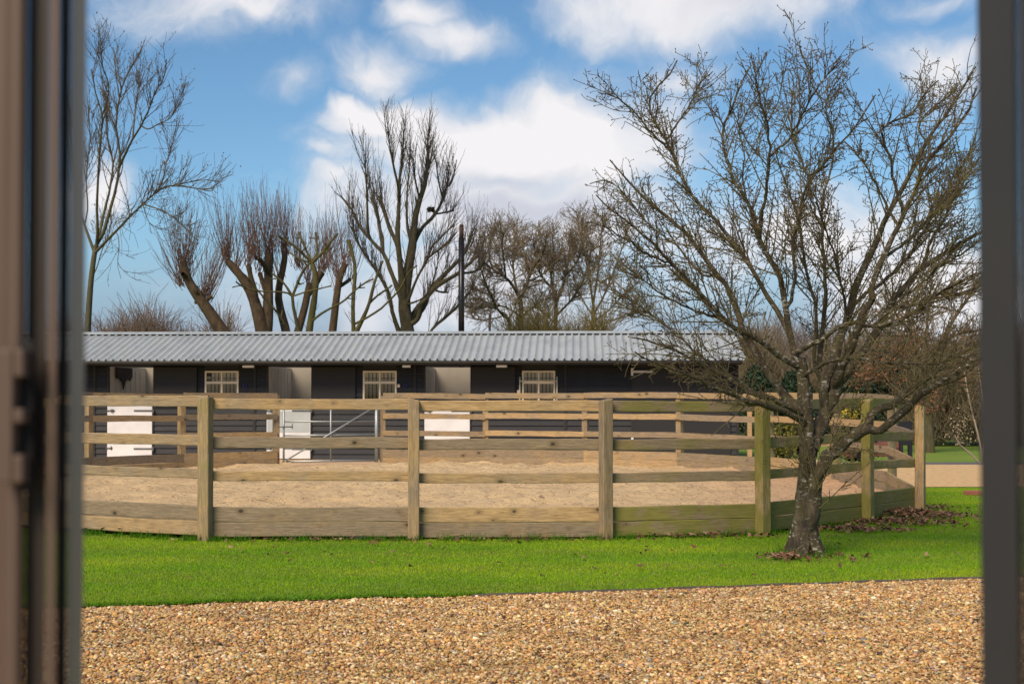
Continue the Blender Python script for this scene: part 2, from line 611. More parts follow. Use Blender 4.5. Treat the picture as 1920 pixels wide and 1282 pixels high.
M['white_iron'] = plain('white_painted_iron', (0.62, 0.62, 0.64), 0.5)
M['lamp'] = plain('lamp_cover', (0.78, 0.74, 0.68), 0.4, var=0.03)
M['blue'] = plain('blue_plastic', (0.03, 0.04, 0.16), 0.4)
M['flue'] = plain('flue_steel', (0.028, 0.023, 0.022), 0.32, 0.55, 0.2, 3)
M['flue_rust'] = plain('flue_rust', (0.045, 0.022, 0.014), 0.8, 0.1, 0.3, 5)
M['rustpaint'] = plain('rust_brown_paint', (0.17, 0.06, 0.035), 0.7, var=0.25)
M['tyre'] = plain('tyre_rubber', (0.015, 0.015, 0.015), 0.85)
M['sill'] = plain('pale_sill_board', (0.47, 0.33, 0.225), 0.85, var=0.15, scale=4)
M['brick'] = plain('red_brick', (0.30, 0.10, 0.065), 0.85, var=0.2, scale=10)
M['edging'] = plain('grey_edging_board', (0.11, 0.09, 0.07), 0.9, var=0.35, scale=7, bmp=0.4)
M['edging_dark'] = M['edging']


def make_roof():
    m, g, b = new_mat('grey_roof_sheet')
    v = tc(g)
    n1 = g.noise(g.mapping(v, (1, 0.35, 1)), 1.8, 6, 0.65)
    n2 = g.noise(v, 24, 4, 0.7)
    col = g.ramp(n1, [(0.3, (0.27, 0.295, 0.305)), (0.55, (0.36, 0.39, 0.41)), (0.75, (0.335, 0.345, 0.32))])
    col = g.mix(g.mr(n2, 0.55, 0.8, 0, 0.25), col, (0.34, 0.35, 0.28))
    g.put(b.inputs['Base Color'], col)
    b.inputs['Roughness'].default_value = 0.55
    return m


M['roof'] = make_roof()


def make_glass():
    m, g, b = new_mat('window_glass')
    t = g.n('ShaderNodeBsdfTransparent'); t.inputs[0].default_value = (0.60, 0.565, 0.45, 1)
    gl = g.n('ShaderNodeBsdfGlossy'); gl.inputs['Roughness'].default_value = 0.05
    gl.inputs[0].default_value = (0.9, 0.9, 0.9, 1)
    fr = g.n('ShaderNodeFresnel'); fr.inputs[0].default_value = 1.5
    mx = g.n('ShaderNodeMixShader')
    g.link(fr.outputs[0], mx.inputs[0]); g.link(t.outputs[0], mx.inputs[1]); g.link(gl.outputs[0], mx.inputs[2])
    out = [n for n in g.t.nodes if n.type == 'OUTPUT_MATERIAL'][0]
    g.link(mx.outputs[0], out.inputs[0])
    return m


M['glass'] = make_glass()
M['frame_brown'] = plain('bronze_door_metal', (0.10, 0.064, 0.046), 0.6, 0.15, 0.08, 3)
M['frame_dark'] = plain('dark_brown_door_metal', (0.028, 0.018, 0.012), 0.6, 0.1, 0.08, 3)
M['frame_grey'] = plain('dark_grey_door_metal', (0.027, 0.0255, 0.026), 0.55, 0.1, 0.08, 3)
M['gasket'] = plain('black_gasket', (0.006, 0.005, 0.006), 0.8)
M['glass_edge'] = plain('glass_edge_strip', (0.062, 0.062, 0.062), 0.25, 0.0, 0.1, 3)

# ------------------------------------------------------------------ round pen layout (posts seen in the photo, then the ones out of frame)
post_px = [392, 776, 1130, 1420, 1615, 1713, 1662, 1560, 1436, 1270, 1095, 910, 718, 520, 345]
post_D = [14.85, 14.9, 15.0, 15.5, 16.95, 18.2, 20.9, 23.0, 25.1, 26.9, 28.0, 28.6, 28.5, 27.8, 26.5]
PP = [(X_at(p, d), d) for p, d in zip(post_px, post_D)]
cx0, cy0 = -1.45, 21.5
a0 = math.atan2(PP[-1][1] - cy0, PP[-1][0] - cx0)
a1 = math.atan2(PP[0][1] - cy0, PP[0][0] - cx0) + 2 * math.pi
for i in range(1, 7):
    a = a0 + (a1 - a0) * i / 7
    PP.append((cx0 + 6.75 * math.cos(a), cy0 + 6.75 * math.sin(a)))
NP = len(PP)
PPA = np.array(PP)


def pen_z(y):
    t = np.clip((np.asarray(y, float) - 17) / 8.0, 0, 1)
    return 0.085 * t * t * (3 - 2 * t)


def in_pen(x, y, grow=0.0):
    """inside the round pen polygon (pushed outwards by grow)"""
    c = PPA.mean(0)
    Q = c + (PPA - c) * (1 + grow / 6.8)
    ins = np.zeros(np.shape(x), bool)
    j = len(Q) - 1
    for i in range(len(Q)):
        xi, yi = Q[i]; xj, yj = Q[j]
        cond = ((yi > y) != (yj > y)) & (x < (xj - xi) * (y - yi) / (yj - yi + 1e-12) + xi)
        ins ^= cond
        j = i
    return ins


def edge_y(x):
    """front edge of the lawn against the gravel"""
    return np.interp(x, [-12, -3.06, -0.32, 3.89, 12], [8.6, 10.2, 10.75, 11.82, 13.9])


# ------------------------------------------------------------------ setting
def height_sheet(name, xs, ys, zf, mat, kind='structure', keep=None):
    X, Y = np.meshgrid(xs, ys)
    Z = zf(X, Y)
    V = np.stack([X, Y, Z], -1).reshape(-1, 3)
    nx, ny = len(xs), len(ys)
    I = np.arange(nx * ny).reshape(ny, nx)
    F = np.stack([I[:-1, :-1], I[:-1, 1:], I[1:, 1:], I[1:, :-1]], -1).reshape(-1, 4)
    if keep is not None:
        cen = V[F].mean(1)
        F = F[keep(cen[:, 0], cen[:, 1])]
    o = link(name, raw_mesh(name, V, F), mat, smooth=True)
    o['kind'] = kind
    return o


xs = np.unique(np.concatenate([np.linspace(-1500, -60, 12), np.linspace(-60, 60, 61), np.linspace(60, 1500, 12)]))
ys = np.unique(np.concatenate([np.linspace(-200, 0, 8), np.linspace(0, 60, 61), np.linspace(60, 2500, 20)]))
height_sheet('ground', xs, ys, lambda x, y: hz(x, y) - 0.03, M['field'])


def strip(name, xs_, lo, hi, ny, zoff, mat, noise=0.0):
    """sheet between two curves y=lo(x) and y=hi(x)"""
    V = []
    for x in xs_:
        for k in range(ny + 1):
            y = lo(x) + (hi(x) - lo(x)) * k / ny
            V.append((x, y, float(hz(x, y)) + zoff))
    V = np.array(V)
    n = ny + 1
    I = np.arange(len(xs_) * n).reshape(len(xs_), n)
    F = np.stack([I[:-1, :-1], I[1:, :-1], I[1:, 1:], I[:-1, 1:]], -1).reshape(-1, 4)
    o = link(name, raw_mesh(name, V, F), mat, smooth=True)
    o['kind'] = 'structure'
    return o


rag = np.random.default_rng(3)
lx = np.linspace(-12, 12, 241)
ragged = np.convolve(rag.normal(0, 0.05, 260), np.ones(4) / 4, 'same')[:241] * np.where(lx < -0.3, 1.0, 0.15)
lawn_lo = lambda x: float(edge_y(x) + np.interp(x, lx, ragged))
strip('lawn', lx, lawn_lo, lambda x: 23.2 + 0.02 * x, 14, -0.004, M['lawn'])
strip('gravel_drive', np.linspace(-14, 14, 57), lambda x: -3.0, lambda x: float(edge_y(x)) + 0.1, 16, -0.022, M['gravel'])
strip('gravel_apron', np.linspace(5.5, 34, 58), lambda x: 23.2 + 0.02 * x, lambda x: 31.2 - 0.015 * x, 8, 0.004, M['gravel_far'])
strip('driveway', np.linspace(6.5, 70, 64), lambda x: 31.2 - 0.015 * x, lambda x: 37.0 + 0.03 * x, 8, 0.003, M['tarmac'])
strip('stable_yard', np.linspace(-20, 8.4, 60), lambda x: 29.6 if x < 4 else 31.5, lambda x: 40.2, 8, 0.004, M['gravel_far'])

# sand inside the pen
sx = np.arange(-9.2, 6.4, 0.11)
sy = np.arange(13.9, 29.6, 0.11)
sr = np.random.default_rng(5)


def smooth_noise(shape, it, seed):
    r = np.random.default_rng(seed)
    a = r.normal(size=shape)
    for _ in range(it):
        a = (a + np.roll(a, 1, 0) + np.roll(a, -1, 0) + np.roll(a, 1, 1) + np.roll(a, -1, 1)) / 5
    return a / a.std()


sn = smooth_noise((len(sy), len(sx)), 2, 4) * 0.016 + smooth_noise((len(sy), len(sx)), 12, 6) * 0.012
height_sheet('pen_sand', sx, sy, lambda x, y: 0.05 + pen_z(y) * 1.0 + 1.3 * sn, M['sand'], keep=lambda x, y: in_pen(x, y, -0.02))

# ------------------------------------------------------------------ gravel stones (nobody could count them: one object)
ICO_V = []
ph = (1 + 5 ** 0.5) / 2
for a_, b_ in ((1, ph), (-1, ph), (1, -ph), (-1, -ph)):
    ICO_V += [(0, a_, b_), (a_, b_, 0), (b_, 0, a_)]
ICO_V = np.array(ICO_V, float) / math.sqrt(1 + ph * ph)
hull = bmesh.new()
hv = [hull.verts.new(p) for p in ICO_V]
bmesh.ops.convex_hull(hull, input=hv)
hull.verts.index_update()
ICO_F = np.array([[v.index for v in f.verts] for f in hull.faces])
ICO_V = np.array([v.co[:] for v in hull.verts])
hull.free()


def rot_mats(r, n, tilt=math.pi):
    q = r.normal(size=(n, 4))
    q /= np.linalg.norm(q, axis=1, keepdims=True)
    a, b, c, d = q.T
    return np.stack([np.stack([1 - 2 * (c * c + d * d), 2 * (b * c - a * d), 2 * (b * d + a * c)], -1),
                     np.stack([2 * (b * c + a * d), 1 - 2 * (b * b + d * d), 2 * (c * d - a * b)], -1),
                     np.stack([2 * (b * d - a * c), 2 * (c * d + a * b), 1 - 2 * (b * b + c * c)], -1)], -2)


def stones(name, x0, x1, y0, y1, step, keep, zbase, seed, smin, smax):
    r = np.random.default_rng(seed)
    gx, gy = np.meshgrid(np.arange(x0, x1, step), np.arange(y0, y1, step))
    p = np.stack([gx.ravel(), gy.ravel()], -1) + r.uniform(-0.6, 0.6, (gx.size, 2)) * step
    p = p[keep(p[:, 0], p[:, 1])]
    n = len(p)
    size = smin + (smax - smin) * r.beta(1.6, 4.5, n)
    sc3 = size[:, None] * r.uniform(0.55, 1.25, (n, 3)) * np.array([1, 1, 0.72])
    V = ICO_V[None] * (1 + r.normal(0, 0.24, (n, 12, 1))) * sc3[:, None, :]
    # tumbled, but lying mostly flat
    ax = r.normal(size=(n, 3)) * np.array([0.45, 0.45, 1.0])
    R = rot_mats(r, n)
    V = np.einsum('nij,nkj->nki', R, V * np.array([1, 1, 1.0]))
    V[:, :, 2] *= 0.62
    hgt = r.uniform(0.05, 0.65, n) * size
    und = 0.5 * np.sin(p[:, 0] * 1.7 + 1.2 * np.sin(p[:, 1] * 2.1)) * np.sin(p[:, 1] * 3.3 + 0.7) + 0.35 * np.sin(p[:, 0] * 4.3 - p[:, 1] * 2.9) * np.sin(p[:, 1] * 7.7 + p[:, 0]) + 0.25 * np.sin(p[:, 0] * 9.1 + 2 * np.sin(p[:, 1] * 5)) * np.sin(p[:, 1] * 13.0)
    edge_flat = np.clip((edge_y(p[:, 0]) - p[:, 1]) / 0.6, 0, 1)
    V += np.stack([p[:, 0], p[:, 1], zbase + hgt + 0.018 * (und + 0.55) * edge_flat], -1)[:, None, :]
    pal = np.array([(0.50, 0.31, 0.135), (0.62, 0.43, 0.22), (0.55, 0.31, 0.11), (0.72, 0.54, 0.32), (0.26, 0.14, 0.07), (0.34, 0.285, 0.25), (0.78, 0.66, 0.50), (0.40, 0.20, 0.095), (0.10, 0.065, 0.045)])
    pr = np.array([0.24, 0.22, 0.15, 0.12, 0.09, 0.05, 0.04, 0.07, 0.03])
    c = pal[r.choice(len(pal), n, p=pr / pr.sum())] * np.array([0.97, 0.94, 0.84]) * r.uniform(0.62, 1.22, (n, 1)) * r.normal(1, 0.06, (n, 3))
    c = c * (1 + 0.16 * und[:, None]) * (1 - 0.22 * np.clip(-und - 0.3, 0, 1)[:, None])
    F = ICO_F[None] + (np.arange(n) * 12)[:, None, None]
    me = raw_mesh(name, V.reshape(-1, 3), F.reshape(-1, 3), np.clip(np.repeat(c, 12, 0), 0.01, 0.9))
    return me


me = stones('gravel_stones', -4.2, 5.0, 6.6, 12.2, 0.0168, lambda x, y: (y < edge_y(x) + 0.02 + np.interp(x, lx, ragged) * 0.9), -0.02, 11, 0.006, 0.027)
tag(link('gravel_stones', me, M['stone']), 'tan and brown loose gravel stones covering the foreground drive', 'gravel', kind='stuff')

# ------------------------------------------------------------------ grass blades
def blades(n, xy, h0, h1, wd, lean, r, cols, z=None):
    az = r.uniform(0, 2 * math.pi, n)
    h = r.uniform(h0, h1, n)
    la = r.uniform(0, 2 * math.pi, n)
    le = r.uniform(0.1, 1.0, n) * lean * h
    z = np.zeros(n) if z is None else z
    b = np.stack([xy[:, 0], xy[:, 1], z - 0.004], -1)
    side = np.stack([np.cos(az), np.sin(az), np.zeros(n)], -1) * wd[:, None] / 2
    top = b + np.stack([np.cos(la) * le, np.sin(la) * le, h], -1)
    V = np.stack([b - side, b + side, top], 1).reshape(-1, 3)
    F = np.arange(3 * n).reshape(n, 3)
    return V, F, np.repeat(cols, 3, 0)


def lawn_noise(x, y):
    v = 0
    for i, (fx, fy, p) in enumerate(((0.9, 3.1, 0.3), (2.3, 1.2, 1.1), (0.35, 1.9, 2.2), (4.1, 6.3, 0.7))):
        v = v + np.sin(fx * x + 1.3 * np.sin(0.7 * y + p) + p) * np.sin(fy * y + 0.8 * np.sin(1.1 * x) + 2 * p)
    return v / 4


gr = np.random.default_rng(21)
n0 = 1350000
gx = gr.uniform(-5.5, 10.5, n0)
gy = 9.2 + 14.0 * gr.uniform(0, 1, n0) ** 1.35
k = (gy > edge_y(gx) + np.interp(gx, lx, ragged) - 0.015) & ~in_pen(gx, gy, 0.03)
gx, gy = gx[k], gy[k]
n = len(gx)
ln = lawn_noise(gx, gy)
patch = np.sin(gx * 5.1 + 2.0 * np.sin(gy * 2.3)) * np.sin(gy * 9.7 + 1.7 * np.sin(gx * 1.9)) * 0.5 + np.sin(gx * 11.3 + gy * 7.1) * np.sin(gy * 17.0 - gx * 3.0) * 0.35
band = np.sin((gy - 0.21 * gx) * 5.2 + 0.6 * np.sin(gx * 0.8))
base = np.stack([0.285 + 0.06 * ln + 0.045 * patch + 0.03 * band, 0.44 + 0.03 * ln + 0.035 * patch + 0.012 * band, 0.008 + 0.004 * patch], -1)
dry = gr.uniform(0, 1, n) < 0.12 + 0.10 * patch + 0.06 * band
big = np.sin(0.83 * gx + 1.7 * np.sin(0.9 * gy)) * np.sin(1.9 * gy - 0.5 * gx + 0.8 * np.sin(1.3 * gx)) + 0.6 * np.sin(2.7 * gx + 1.1 * gy) * np.sin(3.9 * gy - 1.2 * gx)
base = base * (1 + np.array([0.20, 0.11, 0.0]) * big[:, None])
cols = base * gr.uniform(0.5, 1.4, (n, 1))
deep = gr.uniform(0, 1, n) < 0.18 - 0.10 * big
cols[deep] = np.array([0.10, 0.24, 0.006]) * gr.uniform(0.6, 1.2, (deep.sum(), 1))
cols[dry] = np.array([0.32, 0.29, 0.09]) * gr.uniform(0.7, 1.2, (dry.sum(), 1))
V1, F1, c1 = blades(n, np.stack([gx, gy], -1), 0.007, 0.021, np.full(n, 0.0048), 0.9, gr, np.clip(cols, 0.003, 0.8))
# longer uncut grass along the kick boards and round the trunk
tx, ty = [], []
for i in (20, 0, 1, 2, 3, 4, 5):
    p, q = PPA[i], PPA[(i + 1) % NP]
    m_ = 1700
    t = gr.uniform(0, 1, m_)
    clump = (np.sin(t * 17 + i * 3) + np.sin(t * 41 + i) + gr.normal(0, 0.8, m_)) > -0.2
    t = t[clump]
    nrm = np.array([q[1] - p[1], -(q[0] - p[0])]); nrm = nrm / np.linalg.norm(nrm)
    off = 0.09 + np.abs(gr.normal(0, 0.07, len(t)))
    tx.append(p[0] + (q[0] - p[0]) * t + nrm[0] * off); ty.append(p[1] + (q[1] - p[1]) * t + nrm[1] * off)
TRUNK = (X_at(1507, 13.45), 13.45)
ta = gr.uniform(0, 6.28, 500)
tr_ = 0.2 + np.abs(gr.normal(0, 0.07, 500))
tx.append(TRUNK[0] + np.cos(ta) * tr_); ty.append(TRUNK[1] + np.sin(ta) * tr_)
ex = gr.uniform(-4.5, -0.2, 3500)
tx.append(ex); ty.append(edge_y(ex) + np.interp(ex, lx, ragged) + np.abs(gr.normal(0, 0.03, 3500)))
tx, ty = np.concatenate(tx), np.concatenate(ty)
n = len(tx)
cols = np.array([0.075, 0.19, 0.010]) * gr.uniform(0.6, 1.4, (n, 1))
hmax = np.where(np.arange(n) < n - 3500, 0.13, 0.045)
V2, F2, c2 = blades(n, np.stack([tx, ty], -1), 0.3, 1.0, np.full(n, 0.007), 0.9, gr, cols)
V2 = V2.reshape(n, 3, 3)
b_ = V2[:, :2].mean(1, keepdims=True)
V2 = b_ + (V2 - b_) * np.where(np.arange(3)[None, :, None] == 2, hmax[:, None, None] * gr.uniform(0.35, 1, (n, 1, 1)), 1.0)
V2 = V2.reshape(-1, 3)
me = raw_mesh('grass', np.concatenate([V1, V2]), np.concatenate([F1, F2 + len(V1)]), np.concatenate([c1, c2]))
tag(link('grass', me, M['blade']), 'short bright green mown grass of the lawn', 'grass', kind='stuff')

# ------------------------------------------------------------------ round pen fence
fence = empty('round_pen_fence', (cx0, cy0, 0), 'weathered timber round pen fence with square posts, three rails and kick boards', 'fence')
FZ = fence.location


def board_obj(name, p, q, zc0, zc1, h, t, moss, parent=fence, mat=None, seed=0):
    """a sawn board from p to q (world x,y), its own local x along the grain"""
    L = math.hypot(q[0] - p[0], q[1] - p[1])
    seg = 7
    bm = bmesh.new()
    r = random.Random(seed)
    vs = []
    wav = r.uniform(-1, 1)
    for i in range(seg + 1):
        x = -L / 2 + L * i / seg
        e0 = r.uniform(-0.004, 0.004); e1 = r.uniform(-0.004, 0.004)
        bow = 0.006 * wav * math.sin(math.pi * i / seg)
        ch = 0.008
        prof = [(-t / 2, -h / 2 + ch + e0), (-t / 2 + ch * 0.6, -h / 2 + e0), (t / 2, -h / 2 + e0), (t / 2, h / 2 + e1), (-t / 2 + ch * 0.6, h / 2 + e1), (-t / 2, h / 2 - ch + e1)]
        vs.append([bm.verts.new((x, a, b + bow)) for a, b in prof])
    for i in range(seg):
        for k_ in range(6):
            bm.faces.new((vs[i][k_], vs[i][(k_ + 1) % 6], vs[i + 1][(k_ + 1) % 6], vs[i + 1][k_]))
    bm.faces.new(vs[0][::-1]); bm.faces.new(vs[-1])
    bmesh.ops.recalc_face_normals(bm, faces=bm.faces[:])
    me = bpy.data.meshes.new(name)
    bm.to_mesh(me); bm.free()
    ang = math.atan2(q[1] - p[1], q[0] - p[0])
    tilt = -math.atan2(zc1 - zc0, L)
    loc = ((p[0] + q[0]) / 2, (p[1] + q[1]) / 2, (zc0 + zc1) / 2)
    pl = parent.location if parent else (0, 0, 0)
    o = link(name, me, mat or M['wood'], parent, (loc[0] - pl[0], loc[1] - pl[1], loc[2] - pl[2]), (0, tilt, ang))
    o['moss'] = float(moss)
    return o


moss_post = [0.35, 0.05, 0.25, 0.95, 0.95, 0.35] + [0.5, 0.5, 0.5, 0.3, 0.2, 0.2, 0.1, 0.1, 0.2] + [0.3] * 6
top_z = [1.475, 1.46, 1.455, 1.38, 1.45, 1.36] + [1.40] * 15
post_lean = [0.006, -0.004, 0.002, 0.0, -0.004, 0.006] + [0] * 15
PO = 0.075       # posts stand outside the rails
for i, (x, y) in enumerate(PP):
    rx, ry = x - cx0, y - cy0
    l = math.hypot(rx, ry)
    ux, uy = rx / l, ry / l
    zb = float(pen_z(y))
    wd = 0.116 if i not in (0, 3) else 0.126
    h = top_z[i] + 0.25
    bm = bmesh.new()
    bmesh.ops.create_cube(bm, size=1)
    bmesh.ops.scale(bm, vec=(h, wd, wd), verts=bm.verts[:])
    # weathered top: slightly sloped saw cut
    for v in bm.verts:
        if v.co.x > 0:
            v.co.x += 0.012 * (1 if v.co.y > 0 else -1) * ((-1) ** i)
    bmesh.ops.subdivide_edges(bm, edges=bm.edges[:], cuts=3, use_grid_fill=True)
    rr = random.Random(i)
    for v in bm.verts:
        v.co += Vector((0, rr.uniform(-0.002, 0.002), rr.uniform(-0.002, 0.002)))
    be = [e for e in bm.edges if e.calc_face_angle(0) > 0.8]
    bmesh.ops.bevel(bm, geom=be, offset=0.007, segments=1, affect='EDGES')
    me = bpy.data.meshes.new('post')
    bm.to_mesh(me); bm.free()
    o = link('post', me, M['wood'], fence)
    m4 = Matrix.Translation((rx + ux * PO, ry + uy * PO, zb - 0.25 + h / 2)) @ Matrix.Rotation(math.atan2(uy, ux) + (0.10 if i == 2 else 0.0), 4, 'Z') @ Matrix.Rotation(-math.pi / 2 + post_lean[i], 4, 'Y')
    o.matrix_local = m4
    o['moss'] = moss_post[i]

bay_off = {20: (0.03, 0.025), 0: (0.0, -0.005), 1: (-0.025, -0.025), 2: (-0.03, -0.035), 3: (-0.03, 0.0), 4: (0.0, -0.03)}
bay_moss = {20: 0.04, 0: 0.10, 1: 0.18, 2: 0.6, 3: 0.85, 4: 0.75, 5: 0.35, 6: 0.25, 7: 0.25, 8: 0.2}
for i in range(NP):
    p, q = PP[i], PP[(i + 1) % NP]
    gate_bay = (i == 12)
    if gate_bay:
        continue
    zp, zq = float(pen_z(p[1])), float(pen_z(q[1]))
    o0, o1 = bay_off.get(i, (-0.03 * ((i * 7) % 3 - 1) * 0.5 - 0.01, 0.0))
    ms = bay_moss.get(i, 0.1)
    # rails butt at the posts
    gap = 0.002
    u = ((q[0] - p[0]), (q[1] - p[1])); L = math.hypot(*u); u = (u[0] / L, u[1] / L)
    pa = (p[0] + u[0] * gap, p[1] + u[1] * gap); qa = (q[0] - u[0] * gap, q[1] - u[1] * gap)
    rh = 0.115 if i in (20, 0, 1, 2, 3, 4) else 0.108
    for zr, nm in ((1.413, 'rail'), (1.008, 'rail'), (0.66, 'rail')):
        board_obj(nm, pa, qa, zp + zr + o0, zq + zr + o1, rh if zr != 0.66 else 0.105, 0.038, ms * (0.8 if zr < 1.2 else 1.0), seed=i * 10 + int(zr * 10))
    for zr in (0.262, 0.105):
        board_obj('kick_board', pa, qa, zp + zr + o0 * 0.5, zq + zr + o1 * 0.5, 0.153, 0.045, min(1, ms * 1.25), seed=i * 10 + 5 + int(zr * 10))

# gate in the gap at the back of the pen
gp, gq = PP[12], PP[13]
gx0, gy0 = gq; gx1, gy1 = gp
gL = math.hypot(gx1 - gx0, gy1 - gy0)
gate = empty('field_gate', (gx0, gy0, float(pen_z(gy0))), 'galvanised tubular steel gate with diagonal brace closing the back of the round pen', 'gate', rz=math.atan2(gy1 - gy0, gx1 - gx0))
zt = [0.10, 0.36, 0.62, 0.88, 1.14, 1.36]
gxa, gxb = 0.13, gL - 0.13
mb = MB()
for z in (0.10, 1.25):
    mb.tube((gxa, 0, z + 0.02), (gxb, 0, z + 0.02), 0.021)
mb.tube((gxa, 0, 0.10), (gxa, 0, 1.28), 0.021)
mb.build('gate_frame', M['galv'], gate)
MB().tube((gxb, 0, 0.06), (gxb, 0, 1.30), 0.036, 12).build('hinge_stile', M['galv'], gate)
for z in (0.375, 0.63, 0.90):
    MB().tube((gxa + 0.021, 0, z), (gxb - 0.036, 0, z), 0.0185).build('rail', M['galv'], gate)
MB().tube(((gxa + gxb) / 2, -0.012, 0.14), ((gxa + gxb) / 2, -0.012, 1.25), 0.017).build('upright', M['galv'], gate)
MB().tube((gxa + 0.03, -0.036, 0.14), (gxb - 0.04, -0.036, 1.19), 0.016).build('brace', M['galv'], gate)
mb = MB().tube((gxa - 0.12, -0.035, 0.80), (gxa + 0.17, -0.035, 0.80), 0.011).tube((gxa + 0.16, -0.035, 0.76), (gxa + 0.16, -0.035, 0.86), 0.010)
mb.build('latch', M['dark_iron'], gate)
sill_o = MB().box(0.06, gL - 0.06, -0.22, 0.04, -0.14, 0.085).bevel(0.008).build('sill_board', M['sill'], fence)
sill_o.location = (gx0 - cx0, gy0 - cy0, float(pen_z(gy0)))
sill_o.rotation_euler = (0, 0, math.atan2(gy1 - gy0, gx1 - gx0))
sill_o['label'] = 'pale clean board across the ground under the gate'

# ------------------------------------------------------------------ stable block
SY = 39.2
YAW = -0.045
ZG = -0.28
stable = empty('stable_block', (0, SY, ZG), 'long low black weatherboarded stable block with a grey ribbed roof behind the round pen', 'stable', rz=math.atan(YAW))


def sx_(px, ylocal=0.0):
    kx = (px - 960) / FPX
    X = (SY + ylocal) * kx / (1 - YAW * kx)
    return X / math.cos(math.atan(YAW)) - ylocal * YAW * 0


def sz_(py, Y=SY):
    return HC + (HORIZON - py) / FPX * Y - ZG


XL, XR = sx_(-120), sx_(1381)
WT = 2.62                       # underside of the eaves
DOORS = [(sx_(-92), sx_(-10)), (sx_(205), sx_(288)), (sx_(503), sx_(584)), (sx_(798), sx_(882))]
DTOP = sz_(686.5)
LTOP = sz_(759)
WINS = [(sx_(385), sx_(448)), (sx_(681), sx_(744)), (sx_(979), sx_(1041))]
WZ0, WZ1 = sz_(757), sz_(695)
BP = 0.158


def clad(mb, x0, x1, z0, z1, y=0.0):
    """feather-edged boards, thick at the bottom edge"""
    z = z0
    while z < z1 - 1e-4:
        zt_ = min(z + BP, z1)
        mb.prism([(y, z), (y - 0.042, z), (y - 0.042, z + 0.006), (y - 0.010, zt_ - 0.001), (y, zt_ - 0.001)], 'x', x0, x1)
        z += BP
    return mb


spans = sorted([(a, b, 'd') for a, b in DOORS] + [(a, b, 'w') for a, b in WINS])
BIGD = (sx_(1187), sx_(1370))
mb = MB()
x = XL
for a, b, kx in spans + [(BIGD[0], BIGD[1], 'b')]:
    clad(mb, x, a, 0, WT)
    if kx == 'd':
        mb.box(a, b, -0.03, 0.05, DTOP, WT)
    elif kx == 'w':
        clad(mb, a, b, 0, WZ0)
        mb.box(a, b, -0.03, 0.05, WZ1, WT)
    else:
        mb.box(a, b, -0.03, 0.02, 2.5, WT)
    x = b
clad(mb, x, XR, 0, WT)
mb.build('front_wall', M['clad'], stable)
# corner boards and battens over the joints between boxes
for px in (178, 478, 778, 1060, 1186):
    xx = sx_(px)
    MB().box(xx - 0.035, xx + 0.035, -0.055, -0.036, 0, WT - 0.02).build('batten', M['black_panel'], stable)
MB().box(XR - 0.02, XR + 0.05, -0.06, 0.06, 0, WT - 0.02).build('corner_board', M['black_panel'], stable)
# gable ends, back wall, inside lining
DEP = 3.75
RY, RZ = 1.96, sz_(622, SY + 1.96) - 0.06      # ridge
EY, EZ = -0.95, sz_(675.5, SY - 0.95)          # eaves
slope = (RZ - EZ) / (RY - EY)
ry_ = lambda y: EZ + slope * (y - EY) if y <= RY else RZ - slope * (y - RY)
for xx in (XL, XR):
    mb = MB()
    s = 1 if xx == XR else -1
    y0_ = 0.001
    prof = [(y0_, 0), (DEP, 0), (DEP, ry_(DEP) - 0.10), (RY, RZ - 0.10), (y0_, ry_(0) - 0.10)]
    mb.prism(prof, 'x', xx - 0.06, xx)
    mb.build('gable_wall', M['clad'], stable)
mb = MB()
clad(mb, XL, XR, 0, ry_(DEP) - 0.12, DEP + 0.04)
mb.build('back_wall', M['clad'], stable)
# lining boards of the loose boxes
mb = MB()
LB = 0.02
mb.box(XL + 0.1, XR - 0.1, DEP - 0.05, DEP - 0.02, 0.01, 2.62)
for a, b in DOORS[1:] + [(sx_(1075), 0)]:
    xw = a - 0.10
    mb.box(xw - 0.05, xw, 0.06, DEP - 0.052, 0.01, 2.60)
    for k_ in range(7):
        yb = 0.4 + k_ * 0.45
        mb.box(xw + 0.0005, xw + 0.012, yb, yb + 0.05, 0.02, 2.5)
mb.box(XL + 0.1, XR - 0.1, 0.062, 0.08, 2.63, 2.66)
for (a, b) in zip([XL + 0.1] + [d[1] + 0.02 for d in DOORS], [d[0] - 0.2 for d in DOORS] + [XR - 0.1]):
    ws = [w_ for w_ in WINS if a < w_[0] < b]
    for w_ in ws:
        mb.box(a, w_[0] - 0.03, 0.055, 0.075, 0.01, 2.6)
        mb.box(w_[0] - 0.03, w_[1] + 0.03, 0.055, 0.075, 0.01, WZ0 - 0.03)
        a = w_[1] + 0.03
    mb.box(a, b, 0.055, 0.075, 0.01, 2.6)
mb.build('lining', M['lining'], stable)
MB().box(XL + 0.07, XR - 0.07, 0.081, DEP - 0.051, -0.02, 0.008).build('floor', plain('stable_floor', (0.32, 0.26, 0.19), 0.9), stable)
# roof: box-profile sheets, ribs running down the slope
pitch = 0.2014


M['clear_slope'] = None


def make_clear_slope():
    m, g, b = new_mat('added_translucent_sheet')
    t = g.n('ShaderNodeBsdfTranslucent'); t.inputs[0].default_value = (0.9, 0.88, 0.84, 1)
    t2 = g.n('ShaderNodeBsdfTransparent'); t2.inputs[0].default_value = (0.9, 0.9, 0.88, 1)
    mx = g.n('ShaderNodeMixShader'); mx.inputs[0].default_value = 0.55
    g.link(t.outputs[0], mx.inputs[1]); g.link(t2.outputs[0], mx.inputs[2])
    out = [n for n in g.t.nodes if n.type == 'OUTPUT_MATERIAL'][0]
    g.link(mx.outputs[0], out.inputs[0])
    return m


M['clear_slope'] = make_clear_slope()


